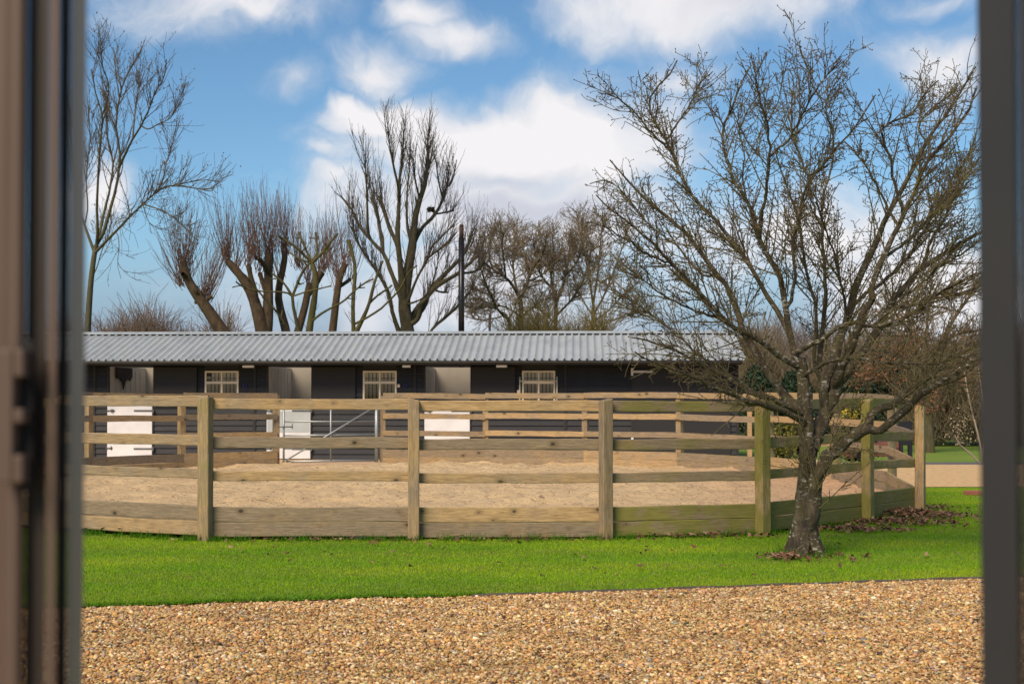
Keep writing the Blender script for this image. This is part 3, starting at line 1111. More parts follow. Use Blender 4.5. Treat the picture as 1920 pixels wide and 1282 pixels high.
def roof_sheet(y0, z0, y1, z1, name, flip):
    P = []
    x = XL - 0.25
    xe = XR + 0.06
    while x < xe:
        P += [(x, 0.0), (x + 0.122, 0.0), (x + 0.148, 0.052), (x + 0.176, 0.052)]
        x += pitch
    P.append((x, 0.0))
    n_ = len(P)
    ln_ = math.hypot(y1 - y0, z1 - z0)
    ny, nz = -(z1 - z0) / ln_ * (1 if y1 > y0 else -1), abs(y1 - y0) / ln_
    V, F = [], []
    segs = 4
    for th in (0.0, -0.0012):
        for s in range(segs + 1):
            f = s / segs
            yy, zz = y0 + (y1 - y0) * f, z0 + (z1 - z0) * f
            for px_, h in P:
                V.append((px_, yy + ny * (h + th), zz + nz * (h + th)))
    for s in range(segs):
        for i in range(n_ - 1):
            a = s * n_ + i
            F.append((a, a + 1, a + 1 + n_, a + n_))
    mi = [0] * len(F)
    if not flip:                                  # sheet screws belong to the roof surface
        x = XL - 0.25 + 0.17
        ii = 0
        while x < XR:
            for f in (0.12, 0.45, 0.78):
                if ii % 2 == 0:
                    yy = y0 + (y1 - y0) * f; zz = z0 + (z1 - z0) * f + 0.052
                    o_ = len(V)
                    V += [(x - 0.011, yy - 0.011, zz - 0.004), (x + 0.011, yy - 0.011, zz - 0.004), (x + 0.011, yy + 0.011, zz), (x - 0.011, yy + 0.011, zz),
                          (x - 0.011, yy - 0.011, zz + 0.008), (x + 0.011, yy - 0.011, zz + 0.008), (x + 0.011, yy + 0.011, zz + 0.011), (x - 0.011, yy + 0.011, zz + 0.011)]
                    F += [tuple(o_ + q for q in fq) for fq in ((4, 5, 6, 7), (0, 1, 5, 4), (1, 2, 6, 5), (2, 3, 7, 6), (3, 0, 4, 7))]
                    mi += [1] * 5
            x += pitch
            ii += 1
        return link(name, raw_mesh(name, V, F, mats=mi), [M['roof'], M['dark_iron']], stable)
    return link(name, raw_mesh(name, V, F), M['clear_slope'], stable)


roof = roof_sheet(EY, EZ, RY, RZ, 'roof', False)
roof.name = 'roof'
roof_sheet(2 * RY - EY, EZ, RY, RZ, 'unseen_clear_slope', True)  # unseen back slope, made see-through to let daylight brighten the boxes
# ridge flashing
mb = MB()
cw = 0.20
for s_ in (-1, 1):
    y_ = RY + s_ * (cw - 0.035)
    z_ = RZ - slope * (cw - 0.035)
    MB().box(XL - 0.22, XR + 0.03, min(y_, y_ - s_ * 0.05), max(y_, y_ - s_ * 0.05), z_ - 0.02, z_ + 0.058).build('ridge_gap_shade', M['black_metal'], stable)  # black strips standing in for the shade in the gaps under the cap
mb.prism([(RY - cw, RZ - slope * cw + 0.060), (RY, RZ + 0.062), (RY + cw, RZ - slope * cw + 0.060), (RY + cw, RZ - slope * cw + 0.068), (RY, RZ + 0.082), (RY - cw, RZ - slope * cw + 0.068)], 'x', XL - 0.27, XR + 0.08)
mb.build('ridge_cap', M['roof'], stable)
# black fill standing in for the shade inside the hollow eaves ribs
V, F = [], []
x = XL - 0.2
pr_ = []
while x < XR + 0.03:
    pr_ += [(x - 0.05, -0.0045), (x + 0.123 - 0.05, -0.0045), (x + 0.149 - 0.05, 0.0490), (x + 0.175 - 0.05, 0.0490)]
    x += pitch
for yy in (0.004, 0.05):
    for p_, h_ in pr_:
        V += [(p_, EY + yy, EZ + slope * yy + h_), (p_, EY + yy, EZ + slope * yy - 0.02)]
n_ = len(pr_)
for i in range(n_ - 1):
    a = 2 * i; b = 2 * n_ + 2 * i
    F += [(a + 1, a + 3, a + 2, a), (b, b + 2, b + 3, b + 1), (a, a + 2, b + 2, b)]
link('rib_hollow_shade', raw_mesh('rib_hollow_shade', V, F), M['black_metal'], stable)
# gutter, fascia, soffit
MB().box(XL - 0.2, XR + 0.04, EY + 0.03, EY + 0.055, EZ - 0.125, EZ - 0.012).build('fascia', M['black_metal'], stable)
mb = MB()
gz = EZ - 0.035
prof = [(EY + 0.025, gz)] + [(EY - 0.03 + 0.055 * math.cos(t), gz - 0.008 + 0.058 * math.sin(t)) for t in np.linspace(0, -math.pi, 9)] + [(EY - 0.081, gz)] + \
       [(EY - 0.03 + 0.048 * math.cos(t), gz - 0.008 + 0.05 * math.sin(t)) for t in np.linspace(-math.pi, 0, 9)]
mb.prism(prof, 'x', XL - 0.2, XR + 0.05)
mb.build('gutter', M['black_metal'], stable)
MB().prism([(EY + 0.056, EZ - 0.055), (0.0, EZ - 0.055), (0.0, EZ - 0.035), (EY + 0.056, EZ - 0.035)], 'x', XL - 0.1, XR).build('soffit', M['black_panel'], stable)

# doors: white lower leaf, black upper leaf folded back against the wall
for i, (a, b) in enumerate(DOORS):
    if i == 0:
        continue
    mb = MB().box(a - 0.05, a - 0.002, -0.05, 0.07, 0, DTOP).box(b + 0.002, b + 0.03, -0.05, 0.07, 0, DTOP)
    mb.build('door_frame', M['black_panel'], stable)
    d = MB().box(a - 0.02, b - 0.01, -0.095, -0.052, 0.03, LTOP).bevel(0.004).build('lower_door', M['white_door'], stable)
    if i == 2:
        d['label'] = 'white lower door faced with a grey plate'
        MB().box(a + 0.0, b - 0.03, -0.099, -0.0955, sz_(811), sz_(771)).build('kick_plate', M['grey_plate'], d)
        d.name = 'lower_door'
    zb = sz_(770)
    hz_ = MB().box(b - 0.52, b + 0.02, -0.112, -0.0965, zb - 0.022, zb + 0.022).box(b - 0.005, b + 0.045, -0.118, -0.096, zb - 0.06, zb + 0.045)
    hz_.build('hinge', M['dark_iron'], d)
    MB().box(b - 0.52, b + 0.02, -0.112, -0.0965, 0.28, 0.32).box(b - 0.005, b + 0.045, -0.118, -0.096, 0.24, 0.36).build('hinge', M['dark_iron'], d)
    MB().tube((a - 0.04, -0.112, zb), (a + 0.19, -0.112, zb), 0.016).box(a + 0.08, a + 0.16, -0.125, -0.0965, zb - 0.035, zb + 0.035).tube((a + 0.12, -0.12, zb), (a + 0.12, -0.15, zb - 0.05), 0.011).build('bolt', M['dark_iron'], d)
    MB().tube((a - 0.06, -0.105, 0.31), (a + 0.13, -0.105, 0.31), 0.018).tube((a + 0.1, -0.105, 0.27), (a + 0.1, -0.125, 0.37), 0.013).build('bolt', M['dark_iron'], d)
    # upper leaf, open
    MB().box(b + 0.035, b + 1.24, -0.10, -0.058, sz_(761), DTOP - 0.015).bevel(0.005).build('upper_door', M['black_panel'], stable)

# windows
for i, (a, b) in enumerate(WINS):
    fr = MB()
    t_ = 0.045
    mid = (a + b) / 2
    zm = sz_(717)
    y0_, y1_ = -0.062, 0.02
    fr.box(a, b, y0_, y1_, WZ1 - t_, WZ1).box(a, b, y0_, y1_, WZ0, WZ0 + t_)
    fr.box(a, a + t_, y0_, y1_, WZ0 + t_, WZ1 - t_).box(b - t_, b, y0_, y1_, WZ0 + t_, WZ1 - t_)
    fr.box(a + t_, b - t_, y0_ - 0.006, y1_, zm - 0.032, zm + 0.032)
    fr.box(mid - 0.022, mid + 0.022, y0_ - 0.003, y1_, WZ0 + t_, zm - 0.032).box(mid - 0.018, mid + 0.018, y0_ - 0.003, y1_, zm + 0.032, WZ1 - t_)
    win = fr.build('window', M['cream'], stable)
    MB().box(a + t_, b - t_, -0.012, -0.008, WZ0 + t_, WZ1 - t_).build('pane', M['glass'], win)
    br = MB()
    for k_ in range(1, 8):
        if k_ == 4:
            continue
        xb = a + t_ + (b - a - 2 * t_) * k_ / 8
        br.tube((xb, 0.045, WZ0 + 0.01), (xb, 0.045, WZ1 - 0.01), 0.013, 8)
    br.tube((a + 0.03, 0.045, zm + 0.12), (b - 0.03, 0.045, zm + 0.12), 0.009, 8)
    br.build('bars', M['dark_iron'], win)
    MB().box(a - 0.03, b + 0.03, -0.10, -0.04, WZ0 - 0.05, WZ0 - 0.004).build('sill', M['cream'], win)
    if i == 0:
        MB().box(a + t_, a + t_ + 0.14, -0.032, -0.014, WZ1 - t_ - 0.11, WZ1 - t_ - 0.005).box(a + t_, a + t_ + 0.14, -0.032, -0.014, zm + 0.04, zm + 0.09).build('vent', M['black_panel'], win)
        win['label'] = 'cream window with a small dark vent in its upper left corner'
    if i == 2:
        gm = MB()
        for xx in (a - 0.06, b + 0.05):
            gm.tube((xx, -0.11, WZ0 - 0.1), (xx, -0.11, sz_(706)), 0.018)
            gm.tube((xx, -0.11, sz_(712)), (xx, -0.035, sz_(712)), 0.012)
        gm.tube((a - 0.06, -0.11, sz_(714.5)), (b + 0.05, -0.11, sz_(714.5)), 0.016)
        gm.build('guard_rail', M['cream'], win)
        win['label'] = 'cream window with an outer guard rail'

# bulkhead lamps, switch boxes, blue rings
for p0, p1 in ((457, 478), (757, 772), (933, 953)):
    a, b = sx_(p0, -0.85), sx_(p1, -0.85)
    l = MB().box(a, b, -0.86, -0.76, sz_(688.5, SY - 0.85), sz_(683.4, SY - 0.85)).bevel(0.012, 2).build('wall_lamp', M['lamp'], stable)
for px, py in ((748, 723), (972, 734)):
    xx, zz = sx_(px), sz_(py)
    MB().box(xx - 0.035, xx + 0.035, -0.085, -0.02, zz - 0.045, zz + 0.045).bevel(0.008).build('switch_box', M['cream'], stable)
for px, py in ((460, 724), (760, 723)):
    xx, zz = sx_(px), sz_(py)
    mb = MB()
    pts = [(xx + 0.05 * math.cos(t), -0.06, zz + 0.05 * math.sin(t)) for t in np.linspace(0, 2 * math.pi, 15)]
    for p, q in zip(pts[:-1], pts[1:]):
        mb.tube(p, q, 0.016, 8)
    mb.build('tie_ring', M['blue'], stable)
# big side-hung door on the right with a white strap hinge
bd = MB().box(BIGD[0] + 0.01, BIGD[1] - 0.01, -0.075, -0.035, 0.04, 2.49).bevel(0.005).build('store_door', M['black_panel'], stable)
zh = sz_(697)
MB().box(BIGD[0] - 0.03, BIGD[0] + 0.53, -0.092, -0.0765, zh - 0.03, zh + 0.03).box(BIGD[0] - 0.06, BIGD[0] + 0.005, -0.098, -0.057, zh - 0.11, zh + 0.10).build('hinge', M['white_iron'], bd)
MB().box(BIGD[0] - 0.03, BIGD[0] + 0.53, -0.092, -0.0765, 0.5, 0.56).box(BIGD[0] - 0.06, BIGD[0] + 0.005, -0.098, -0.057, 0.42, 0.64).build('hinge', M['white_iron'], bd)
# flue pipes rising through the roof behind the ridge
fx = sx_(857.5, 2.6)
fl = MB().tube((fx, 2.6, 2.6), (fx, 2.6, sz_(445, SY + 2.6)), 0.088, 18).build('flue', M['flue'], stable)
MB().tube((fx, 2.6, sz_(445, SY + 2.6)), (fx, 2.6, sz_(423, SY + 2.6)), 0.066, 18).tube((fx, 2.6, sz_(423, SY + 2.6)), (fx, 2.6, sz_(419.5, SY + 2.6)), 0.075, 18, 0.04).build('flue_cap', M['flue_rust'], fl)
for py in (485, 560):
    MB().tube((fx, 2.6, sz_(py, SY + 2.6)), (fx, 2.6, sz_(py + 3, SY + 2.6)), 0.097, 18).build('flue_band', M['flue'], fl)
fx2 = sx_(911, 2.5)
MB().tube((fx2, 2.5, 2.6), (fx2, 2.5, sz_(588, SY + 2.5)), 0.038, 12).build('vent_pipe', M['flue_rust'], stable)
# dark cloth hanging on the partition inside the left-hand box
xw = DOORS[1][0] - 0.10 + 0.02
cl = bmesh.new()
outl = [(0.75, 2.60), (2.15, 2.60), (2.2, 2.33), (2.02, 2.22), (1.78, 2.30), (1.52, 2.20), (1.40, 1.95), (1.32, 2.18), (1.10, 2.28), (0.78, 2.28)]
A = [cl.verts.new((xw + 0.010 + 0.012 * math.sin(i * 2.1), y_, z_ - 0.02)) for i, (y_, z_) in enumerate(outl)]
B = [cl.verts.new((xw + 0.045 + 0.012 * math.sin(i * 1.7), y_, z_ - 0.02)) for i, (y_, z_) in enumerate(outl)]
cl.faces.new(A[::-1]); cl.faces.new(B)
for i in range(len(A)):
    cl.faces.new((A[i], A[(i + 1) % len(A)], B[(i + 1) % len(A)], B[i]))
bmesh.ops.recalc_face_normals(cl, faces=cl.faces[:])
cme = bpy.data.meshes.new('hanging_cloth')
cl.to_mesh(cme); cl.free()
co_ = link('hanging_cloth', cme, M['cloth'])
co_.matrix_world = Matrix.Translation((0, SY, ZG)) @ Matrix.Rotation(math.atan(YAW), 4, 'Z')
tag(co_, 'dark pointed cloth hanging on the cream wall inside the leftmost open stable', 'cloth')

# ------------------------------------------------------------------ trees: batch tube builder and growth
class Tubes:
    def __init__(self):
        self.b = {}

    def add(self, P, R, k):
        P = np.asarray(P, float); R = np.asarray(R, float)
        if P.ndim == 2:
            P, R = P[None], R[None]
        self.b.setdefault((P.shape[1], k), []).append((P, R))

    def mesh(self, name, extra=None):
        Vs, Fs = [], []
        off = 0
        for (n_, k), lst in self.b.items():
            P = np.concatenate([a for a, _ in lst]); R = np.concatenate([r for _, r in lst])
            m_ = len(P)
            T = np.gradient(P, axis=1)
            T /= np.linalg.norm(T, axis=2, keepdims=True) + 1e-9
            mean = T.mean(1, keepdims=True)
            ref = np.where(np.abs(mean[:, :, 2:3]) < 0.8, np.array([0, 0, 1.0]), np.array([1.0, 0.2, 0]))
            U = np.cross(T, np.broadcast_to(ref, T.shape))
            U /= np.linalg.norm(U, axis=2, keepdims=True) + 1e-9
            W = np.cross(T, U)
            ang = np.arange(k) * 2 * math.pi / k
            ring = P[:, :, None, :] + R[:, :, None, None] * (U[:, :, None, :] * np.cos(ang)[:, None] + W[:, :, None, :] * np.sin(ang)[:, None])
            Vs.append(ring.reshape(-1, 3))
            I = np.arange(m_ * n_ * k).reshape(m_, n_, k)
            J = np.roll(I, -1, 2)
            F = np.stack([I[:, :-1], J[:, :-1], J[:, 1:], I[:, 1:]], -1).reshape(-1, 4)
            Fs.append(F + off)
            off += m_ * n_ * k
        return np.concatenate(Vs), np.concatenate(Fs)


def smooth_path(pts, n_):
    p = np.asarray(pts, float)
    for _ in range(2):
        q = np.empty((2 * len(p), p.shape[1]))
        q[0] = p[0]; q[-1] = p[-1]
        q[1:-1:2] = p[:-1] * 0.75 + p[1:] * 0.25
        q[2:-1:2] = p[:-1] * 0.25 + p[1:] * 0.75
        p = q
    d = np.concatenate([[0], np.cumsum(np.linalg.norm(np.diff(p, axis=0), axis=1))])
    t = np.linspace(0, d[-1], n_)
    return np.stack([np.interp(t, d, p[:, i]) for i in range(p.shape[1])], -1)


def grow(P, R, n_, r, tmin=0.15, tmax=1.0, ang=45, ang_sd=12, length=(0.3, 0.9), taper=0.6, rad=0.6, rmax=0.01, tip=0.002, seg=5, wig=0.12, up=0.0, tpow=1.0, flat=None):
    """n_ children sprouting from the polylines P (M,N,3) with radii R; returns their polylines"""
    m_, N_ = P.shape[:2]
    L = np.linalg.norm(np.diff(P, axis=1), axis=2).sum(1)
    idx = r.choice(m_, n_, p=L / L.sum())
    t = tmin + (tmax - tmin) * r.uniform(0, 1, n_) ** tpow
    f = t * (N_ - 1)
    i0 = np.clip(f.astype(int), 0, N_ - 2)
    fr = (f - i0)[:, None]
    base = P[idx, i0] * (1 - fr) + P[idx, i0 + 1] * fr
    rp = R[idx, i0] * (1 - fr[:, 0]) + R[idx, i0 + 1] * fr[:, 0]
    T = P[idx, i0 + 1] - P[idx, i0]
    T /= np.linalg.norm(T, axis=1, keepdims=True) + 1e-9
    rv = r.normal(size=(n_, 3))
    if flat is not None:
        rv *= flat
    rv -= (rv * T).sum(1, keepdims=True) * T
    rv /= np.linalg.norm(rv, axis=1, keepdims=True) + 1e-9
    a = np.radians(r.normal(ang, ang_sd, n_))[:, None]
    d = T * np.cos(a) + rv * np.sin(a)
    d[:, 2] += up
    d /= np.linalg.norm(d, axis=1, keepdims=True)
    ln_ = r.uniform(length[0], length[1], n_) * (1 - taper * t)
    out = np.empty((n_, seg, 3))
    out[:, 0] = base
    cur = d
    for s in range(1, seg):
        cur = cur + r.normal(0, wig, (n_, 3))
        cur[:, 2] += up * 0.35
        cur /= np.linalg.norm(cur, axis=1, keepdims=True)
        out[:, s] = out[:, s - 1] + cur * (ln_ / (seg - 1))[:, None]
    r0 = np.minimum(rp * rad, rmax)
    r0 = np.maximum(r0, tip)
    RR = r0[:, None] + (tip - r0)[:, None] * np.linspace(0, 1, seg)[None] ** 0.8
    return out, RR


def lift(branches, D0, r, spread, nres=14):
    """traced limbs -> 3-D polylines. Each branch: (points, w0, w1, parent, end depth or None); widths in photo pixels"""
    PX, PP3, RR = [], [], []
    for pts, w0, w1, par, dep in branches:
        p2 = smooth_path(pts, nres)
        if par is None:
            ds = 0.0
        else:
            pp = PX[par]
            j = np.argmin(((pp[:, :2] - p2[0]) ** 2).sum(1))
            ds = pp[j, 2]
            p2 = smooth_path([pp[j, :2]] + list(map(tuple, pts[1:] if len(pts) > 2 else pts)), nres)
        de = r.uniform(-spread, spread) if dep is None else dep
        t = np.linspace(0, 1, nres)
        dd = ds + (de - ds) * t ** 0.85
        PX.append(np.concatenate([p2, dd[:, None]], 1))
        P3 = np.array([at(a, b, D0 + c) for (a, b), c in zip(p2, dd)])
        wd = w0 + (w1 - w0) * t ** 0.8
        PP3.append(P3)
        RR.append(wd / 2 * (D0 + dd) / FPX)
    return np.array(PP3), np.array(RR)


def knobbly(P, R, r, amt):
    return R * (1 + amt * r.normal(size=R.shape))


def tree_obj(name, base, label, cat, parts, group=None):
    root = empty(name, base, label, cat, group)
    for nm, (V, F), mat in parts:
        link(nm, raw_mesh(nm, V - np.array(base), F), mat, root, smooth=True)
    return root


def octas(P, s, r):
    """small bud shapes"""
    o = np.array([(1, 0, 0), (-1, 0, 0), (0, 1, 0), (0, -1, 0), (0, 0, 1.5), (0, 0, -1.5)], float)
    n_ = len(P)
    V = P[:, None, :] + o[None] * (s * r.uniform(0.6, 1.35, n_))[:, None, None]
    f = np.array([(0, 2, 4), (2, 1, 4), (1, 3, 4), (3, 0, 4), (2, 0, 5), (1, 2, 5), (3, 1, 5), (0, 3, 5)])
    F = f[None] + (np.arange(n_) * 6)[:, None, None]
    return V.reshape(-1, 3), F.reshape(-1, 3)


# ---- the bare tree on the lawn
r = np.random.default_rng(101)
D = 13.45
br = [
    ([(1500, 1040), (1505, 1000), (1509, 950), (1513, 900), (1514, 860), (1513, 815), (1512, 775), (1508, 730), (1504, 700), (1499, 672)], 46, 21, None, 0.0),      # 0 trunk and front stem
    ([(1513, 1030), (1518, 985), (1523, 940), (1528, 900), (1539, 876), (1553, 857), (1574, 836), (1597, 818), (1626, 802)], 38, 19, 0, -0.25),                                                            # 1 right limb
    ([(1626, 802), (1641, 810), (1661, 801), (1683, 780), (1720, 747), (1757, 717), (1793, 699), (1823, 677), (1870, 640)], 18, 8, 1, -0.9),                        # 2
    ([(1624, 804), (1632, 785), (1642, 768), (1676, 760), (1690, 745), (1720, 721), (1745, 702), (1790, 676), (1850, 630)], 17, 6, 1, 0.2),                          # 3
    ([(1524, 850), (1534, 812), (1546, 775), (1560, 750), (1568, 722), (1574, 698)], 36, 20, 0, 0.35),                                                              # 4 right stem
    ([(1566, 728), (1572, 703), (1582, 680), (1593, 656), (1601, 635), (1612, 605), (1622, 580), (1636, 560)], 20, 13, 4, -0.3),                                      # 5 H1
    ([(1570, 722), (1588, 698), (1604, 675), (1621, 658), (1635, 635), (1650, 610), (1660, 588), (1676, 560), (1700, 535), (1725, 502), (1760, 483), (1799, 457), (1850, 430)], 19, 6, 4, 0.9),   # 6 H2/I3
    ([(1546, 770), (1542, 735), (1551, 702), (1562, 677), (1569, 651), (1579, 626), (1590, 590), (1603, 545), (1616, 510), (1630, 481), (1640, 454), (1654, 425), (1672, 392), (1695, 350), (1718, 305), (1738, 255), (1760, 220), (1785, 180), (1815, 125), (1830, 95)], 22, 3, 4, 0.6),   # 7 H3/I1
    ([(1636, 560), (1630, 540), (1646, 507), (1661, 475), (1675, 444), (1687, 414), (1700, 385), (1715, 360), (1728, 322), (1749, 288), (1778, 254), (1799, 219), (1818, 185), (1832, 140)], 13, 4, 5, -0.5),   # 8 I2
    ([(1690, 389), (1685, 373), (1677, 338), (1669, 293), (1656, 256), (1648, 235), (1677, 211), (1707, 203), (1725, 174), (1741, 142), (1760, 124)], 7, 2.5, 8, -0.8),   # 9 J1
    ([(1680, 420), (1664, 391), (1646, 349), (1624, 312), (1598, 275), (1583, 260)], 6, 2.5, 8, 0.2),                                                                 # 10 J2
    ([(1500, 690), (1490, 668), (1484, 636), (1476, 600), (1473, 580), (1470, 552), (1463, 513), (1450, 497), (1429, 460), (1418, 428), (1405, 391), (1400, 373), (1381, 349), (1370, 320), (1355, 267), (1351, 224), (1365, 206), (1378, 177), (1384, 142), (1394, 121), (1405, 94)], 15, 3, 0, -0.2),   # 11 B1
    ([(1474, 590), (1481, 580), (1487, 550), (1493, 513), (1487, 480), (1485, 449), (1494, 420), (1502, 380), (1513, 346), (1529, 325), (1547, 307), (1566, 272), (1587, 251), (1608, 219), (1630, 179), (1640, 158)], 8, 2.5, 11, -0.9),   # 12 B2
    ([(1497, 690), (1464, 668), (1441, 649), (1410, 631), (1387, 619), (1361, 602), (1352, 592), (1328, 566), (1302, 536), (1280, 513), (1259, 494), (1233, 462), (1214, 444), (1190, 428), (1165, 408), (1140, 390), (1118, 366)], 14, 2.5, 0, -1.2),   # 13 C
    ([(1259, 494), (1238, 489), (1206, 473), (1180, 452), (1153, 436), (1124, 420), (1100, 417)], 5, 2, 13, -1.6),                                                    # 14 C2
    ([(1480, 632), (1476, 619), (1466, 595), (1447, 568), (1429, 539), (1413, 507), (1386, 470), (1360, 436), (1339, 406), (1312, 385), (1304, 376), (1283, 346), (1272, 317), (1259, 280), (1246, 251), (1227, 214), (1214, 185), (1216, 170), (1222, 153), (1227, 140), (1248, 129), (1259, 105), (1270, 81)], 11, 2.5, 11, 0.5),   # 15 D
    ([(1246, 251), (1264, 230), (1283, 198), (1299, 166), (1307, 137), (1325, 116), (1336, 105)], 4.5, 2, 15, 0.9),                                                    # 16
    ([(1255, 280), (1243, 262), (1211, 230), (1198, 203), (1174, 177), (1153, 161), (1121, 150)], 4.5, 2, 15, 0.1),                                                    # 17
    ([(1500, 775), (1471, 738), (1450, 712), (1434, 689), (1408, 651), (1392, 612), (1384, 589), (1373, 560), (1368, 536), (1347, 518), (1325, 486), (1307, 462), (1280, 433), (1254, 409), (1217, 380), (1190, 350), (1160, 320), (1142, 300)], 20, 2.5, 0, 1.1),   # 18 F/E
    ([(1497, 784), (1480, 761), (1449, 747), (1414, 740), (1395, 731), (1374, 715), (1353, 701), (1330, 692), (1300, 672), (1260, 655), (1220, 640), (1180, 632)], 15, 2.5, 0, -0.7),   # 19 G1
    ([(1499, 788), (1480, 775), (1456, 766), (1433, 757), (1398, 752), (1374, 740), (1353, 731), (1332, 724), (1311, 712), (1285, 700), (1262, 691), (1227, 680), (1190, 660)], 15, 2.5, 0, -1.5),   # 20 G2
    ([(1429, 455), (1426, 422), (1431, 385), (1439, 338), (1445, 293), (1442, 246), (1437, 209), (1426, 171), (1418, 145), (1416, 118), (1429, 87), (1439, 60)], 8, 2, 11, -0.9),   # 21 L up
    ([(1445, 293), (1460, 275), (1479, 256), (1487, 235), (1505, 201), (1524, 155), (1540, 132), (1561, 97), (1579, 79)], 5.5, 2, 21, -1.3),                           # 22 L right
    ([(1528, 740), (1532, 690), (1540, 650), (1545, 605), (1550, 540), (1543, 486), (1542, 438), (1540, 385), (1552, 340), (1560, 300), (1572, 262)], 13, 3, 4, 1.3),   # 23 K
    ([(1527, 720), (1524, 680), (1530, 640), (1532, 605), (1529, 566), (1518, 534), (1508, 491), (1502, 433), (1492, 390), (1476, 352), (1462, 315), (1452, 270)], 9, 2.5, 23, 0.3),   # 24 M
    ([(1600, 600), (1585, 555), (1574, 518), (1566, 483), (1555, 449), (1545, 420), (1530, 380)], 6.5, 2.5, 7, -0.4),                                                  # 25 N
    ([(1494, 655), (1515, 650), (1540, 637), (1566, 616), (1593, 603), (1619, 611), (1651, 611), (1685, 603), (1712, 587), (1746, 563), (1778, 539), (1830, 510)], 12, 3, 11, -1.4),   # 26 O
    ([(1520, 700), (1532, 688), (1571, 672), (1614, 669), (1646, 680), (1685, 682), (1725, 680), (1765, 682), (1791, 669), (1840, 660)], 8, 3, 0, -1.6),              # 27 P
    ([(1640, 612), (1662, 584), (1699, 574), (1738, 563), (1778, 552), (1818, 547), (1870, 520)], 7, 3, 26, -0.9),                                                    # 28 Q
    ([(1352, 592), (1310, 585), (1270, 570), (1230, 545), (1190, 510), (1160, 490)], 5, 2, 13, -0.4),                                                                  # 30
    ([(1414, 740), (1370, 700), (1320, 680), (1270, 625), (1200, 575), (1150, 540), (1110, 520), (1075, 505)], 6, 2, 19, 0.6),                                          # 31
    ([(1661, 475), (1700, 455), (1735, 415), (1770, 380), (1800, 340), (1835, 300)], 7, 3, 8, 0.8),                                                                    # 33
    ([(1676, 560), (1720, 540), (1760, 500), (1800, 480), (1850, 440)], 6, 3, 6, 1.6),                                                                                 # 34
    ([(1725, 502), (1745, 450), (1770, 410), (1790, 360), (1805, 310), (1830, 250)], 6, 2.5, 6, 1.5),                                                                  # 35
    ([(1590, 590), (1640, 540), (1690, 500), (1730, 440), (1760, 380), (1790, 330), (1830, 270)], 8, 3, 7, 1.5),                                                       # 36
    ([(1347, 518), (1320, 525), (1280, 470), (1240, 440), (1200, 405), (1170, 360), (1140, 335), (1105, 345)], 5, 2, 18, 1.4),                                         # 37
    ([(1405, 391), (1390, 340), (1398, 290), (1385, 250), (1395, 200), (1420, 160)], 4, 2, 11, 0.6),                                                                   # 38
    ([(1542, 438), (1525, 395), (1515, 330), (1500, 290), (1485, 240), (1482, 190), (1490, 130), (1480, 100)], 5, 2, 23, 1.7),                                         # 39
    ([(1566, 272), (1560, 230), (1545, 190), (1555, 150), (1575, 120)], 3.5, 2, 12, -0.6),                                                                             # 40
    ([(1738, 255), (1720, 230), (1740, 190), (1780, 160), (1800, 130)], 4, 2, 7, 1.0),                                                                                 # 41
]
# limbs stop short of the outline; the twigs grown on them reach it
br = [([(a, b + 0.15 * max(0.0, 300 - b)) for a, b in pts], w0, w1, pa, de) for pts, w0, w1, pa, de in br]
P, R = lift(br, D, r, 1.2, 22)
# knobbly old wood, flare at the foot
R = R * (1 + 0.06 * r.normal(size=R.shape))
R[0, 0] *= 1.38; R[0, 1] *= 1.12
P[0, 0, 2] = -0.04
wob = r.normal(0, 1, P.shape) * np.minimum(R, 0.012)[:, :, None] * 0.55
wob[0] *= 0.3; wob[:, 0] = 0
P = P + wob
T_ = Tubes()
T_.add(P[:2], R[:2], 20); T_.add(P[2:8], R[2:8], 14)
T_.add(P[8:], R[8:], 8)
# root flare
ra = np.linspace(0, 2 * math.pi, 8)[:-1]
rp = np.array([[TRUNK[0] + math.cos(a) * q, TRUNK[1] + math.sin(a) * q, z] for a in ra for q, z in ((0.07, 0.26), (0.115, 0.10), (0.175, 0.02), (0.24, -0.03))]).reshape(7, 4, 3)
T_.add(rp, np.tile(np.array([0.055, 0.055, 0.04, 0.015]), (7, 1)), 8)
trunkVF = T_.mesh('trunk')
tv = trunkVF[0]
n_t = 2 * 22 * 20                                   # furrows and burrs of the bole and first limb
blk = tv[:n_t].reshape(2, 22, 20, 3)
cen = blk.mean(2, keepdims=True)
fur = smooth_noise((22, 20), 1, 77)[None, :, :, None] * np.array([1.0, 0.8])[:, None, None, None]
blk = cen + (blk - cen) * (1 + 0.055 * fur)
tv[:n_t] = blk.reshape(-1, 3)
tw = Tubes()
TT = 0.0030
fl_ = np.array([1.0, 1.0, 0.8])
P1, R1 = grow(P[1:], R[1:], 600, r, 0.2, 0.84, 33, 11, (0.45, 1.35), 0.86, 0.6, 0.0082, TT, 7, 0.085, 0.075, 0.9, fl_)
P2, R2 = grow(P1, R1, 1900, r, 0.12, 0.97, 40, 13, (0.14, 0.50), 0.6, 0.7, 0.0046, TT * 0.9, 6, 0.12, 0.06)
RI = [2, 3, 6, 7, 8, 26, 27, 28, 31, 32, 33, 34]
Pr, Rr = grow(P[RI], R[RI], 150, r, 0.3, 1.0, 30, 11, (0.4, 1.2), 0.6, 0.6, 0.008, TT, 7, 0.14, 0.12, 0.9, fl_)
P1 = np.concatenate([P1, Pr]); R1 = np.concatenate([R1, Rr])
P3, R3 = grow(P[9:], R[9:], 1000, r, 0.15, 0.94, 46, 14, (0.12, 0.44), 0.6, 0.6, 0.0044, TT * 0.9, 5, 0.14, 0.08)
P4, R4 = grow(np.concatenate([P2]), np.concatenate([R2]), 4800, r, 0.15, 1.0, 54, 16, (0.03, 0.12), 0.3, 0.8, 0.0031, TT * 0.85, 4, 0.18, 0.03)
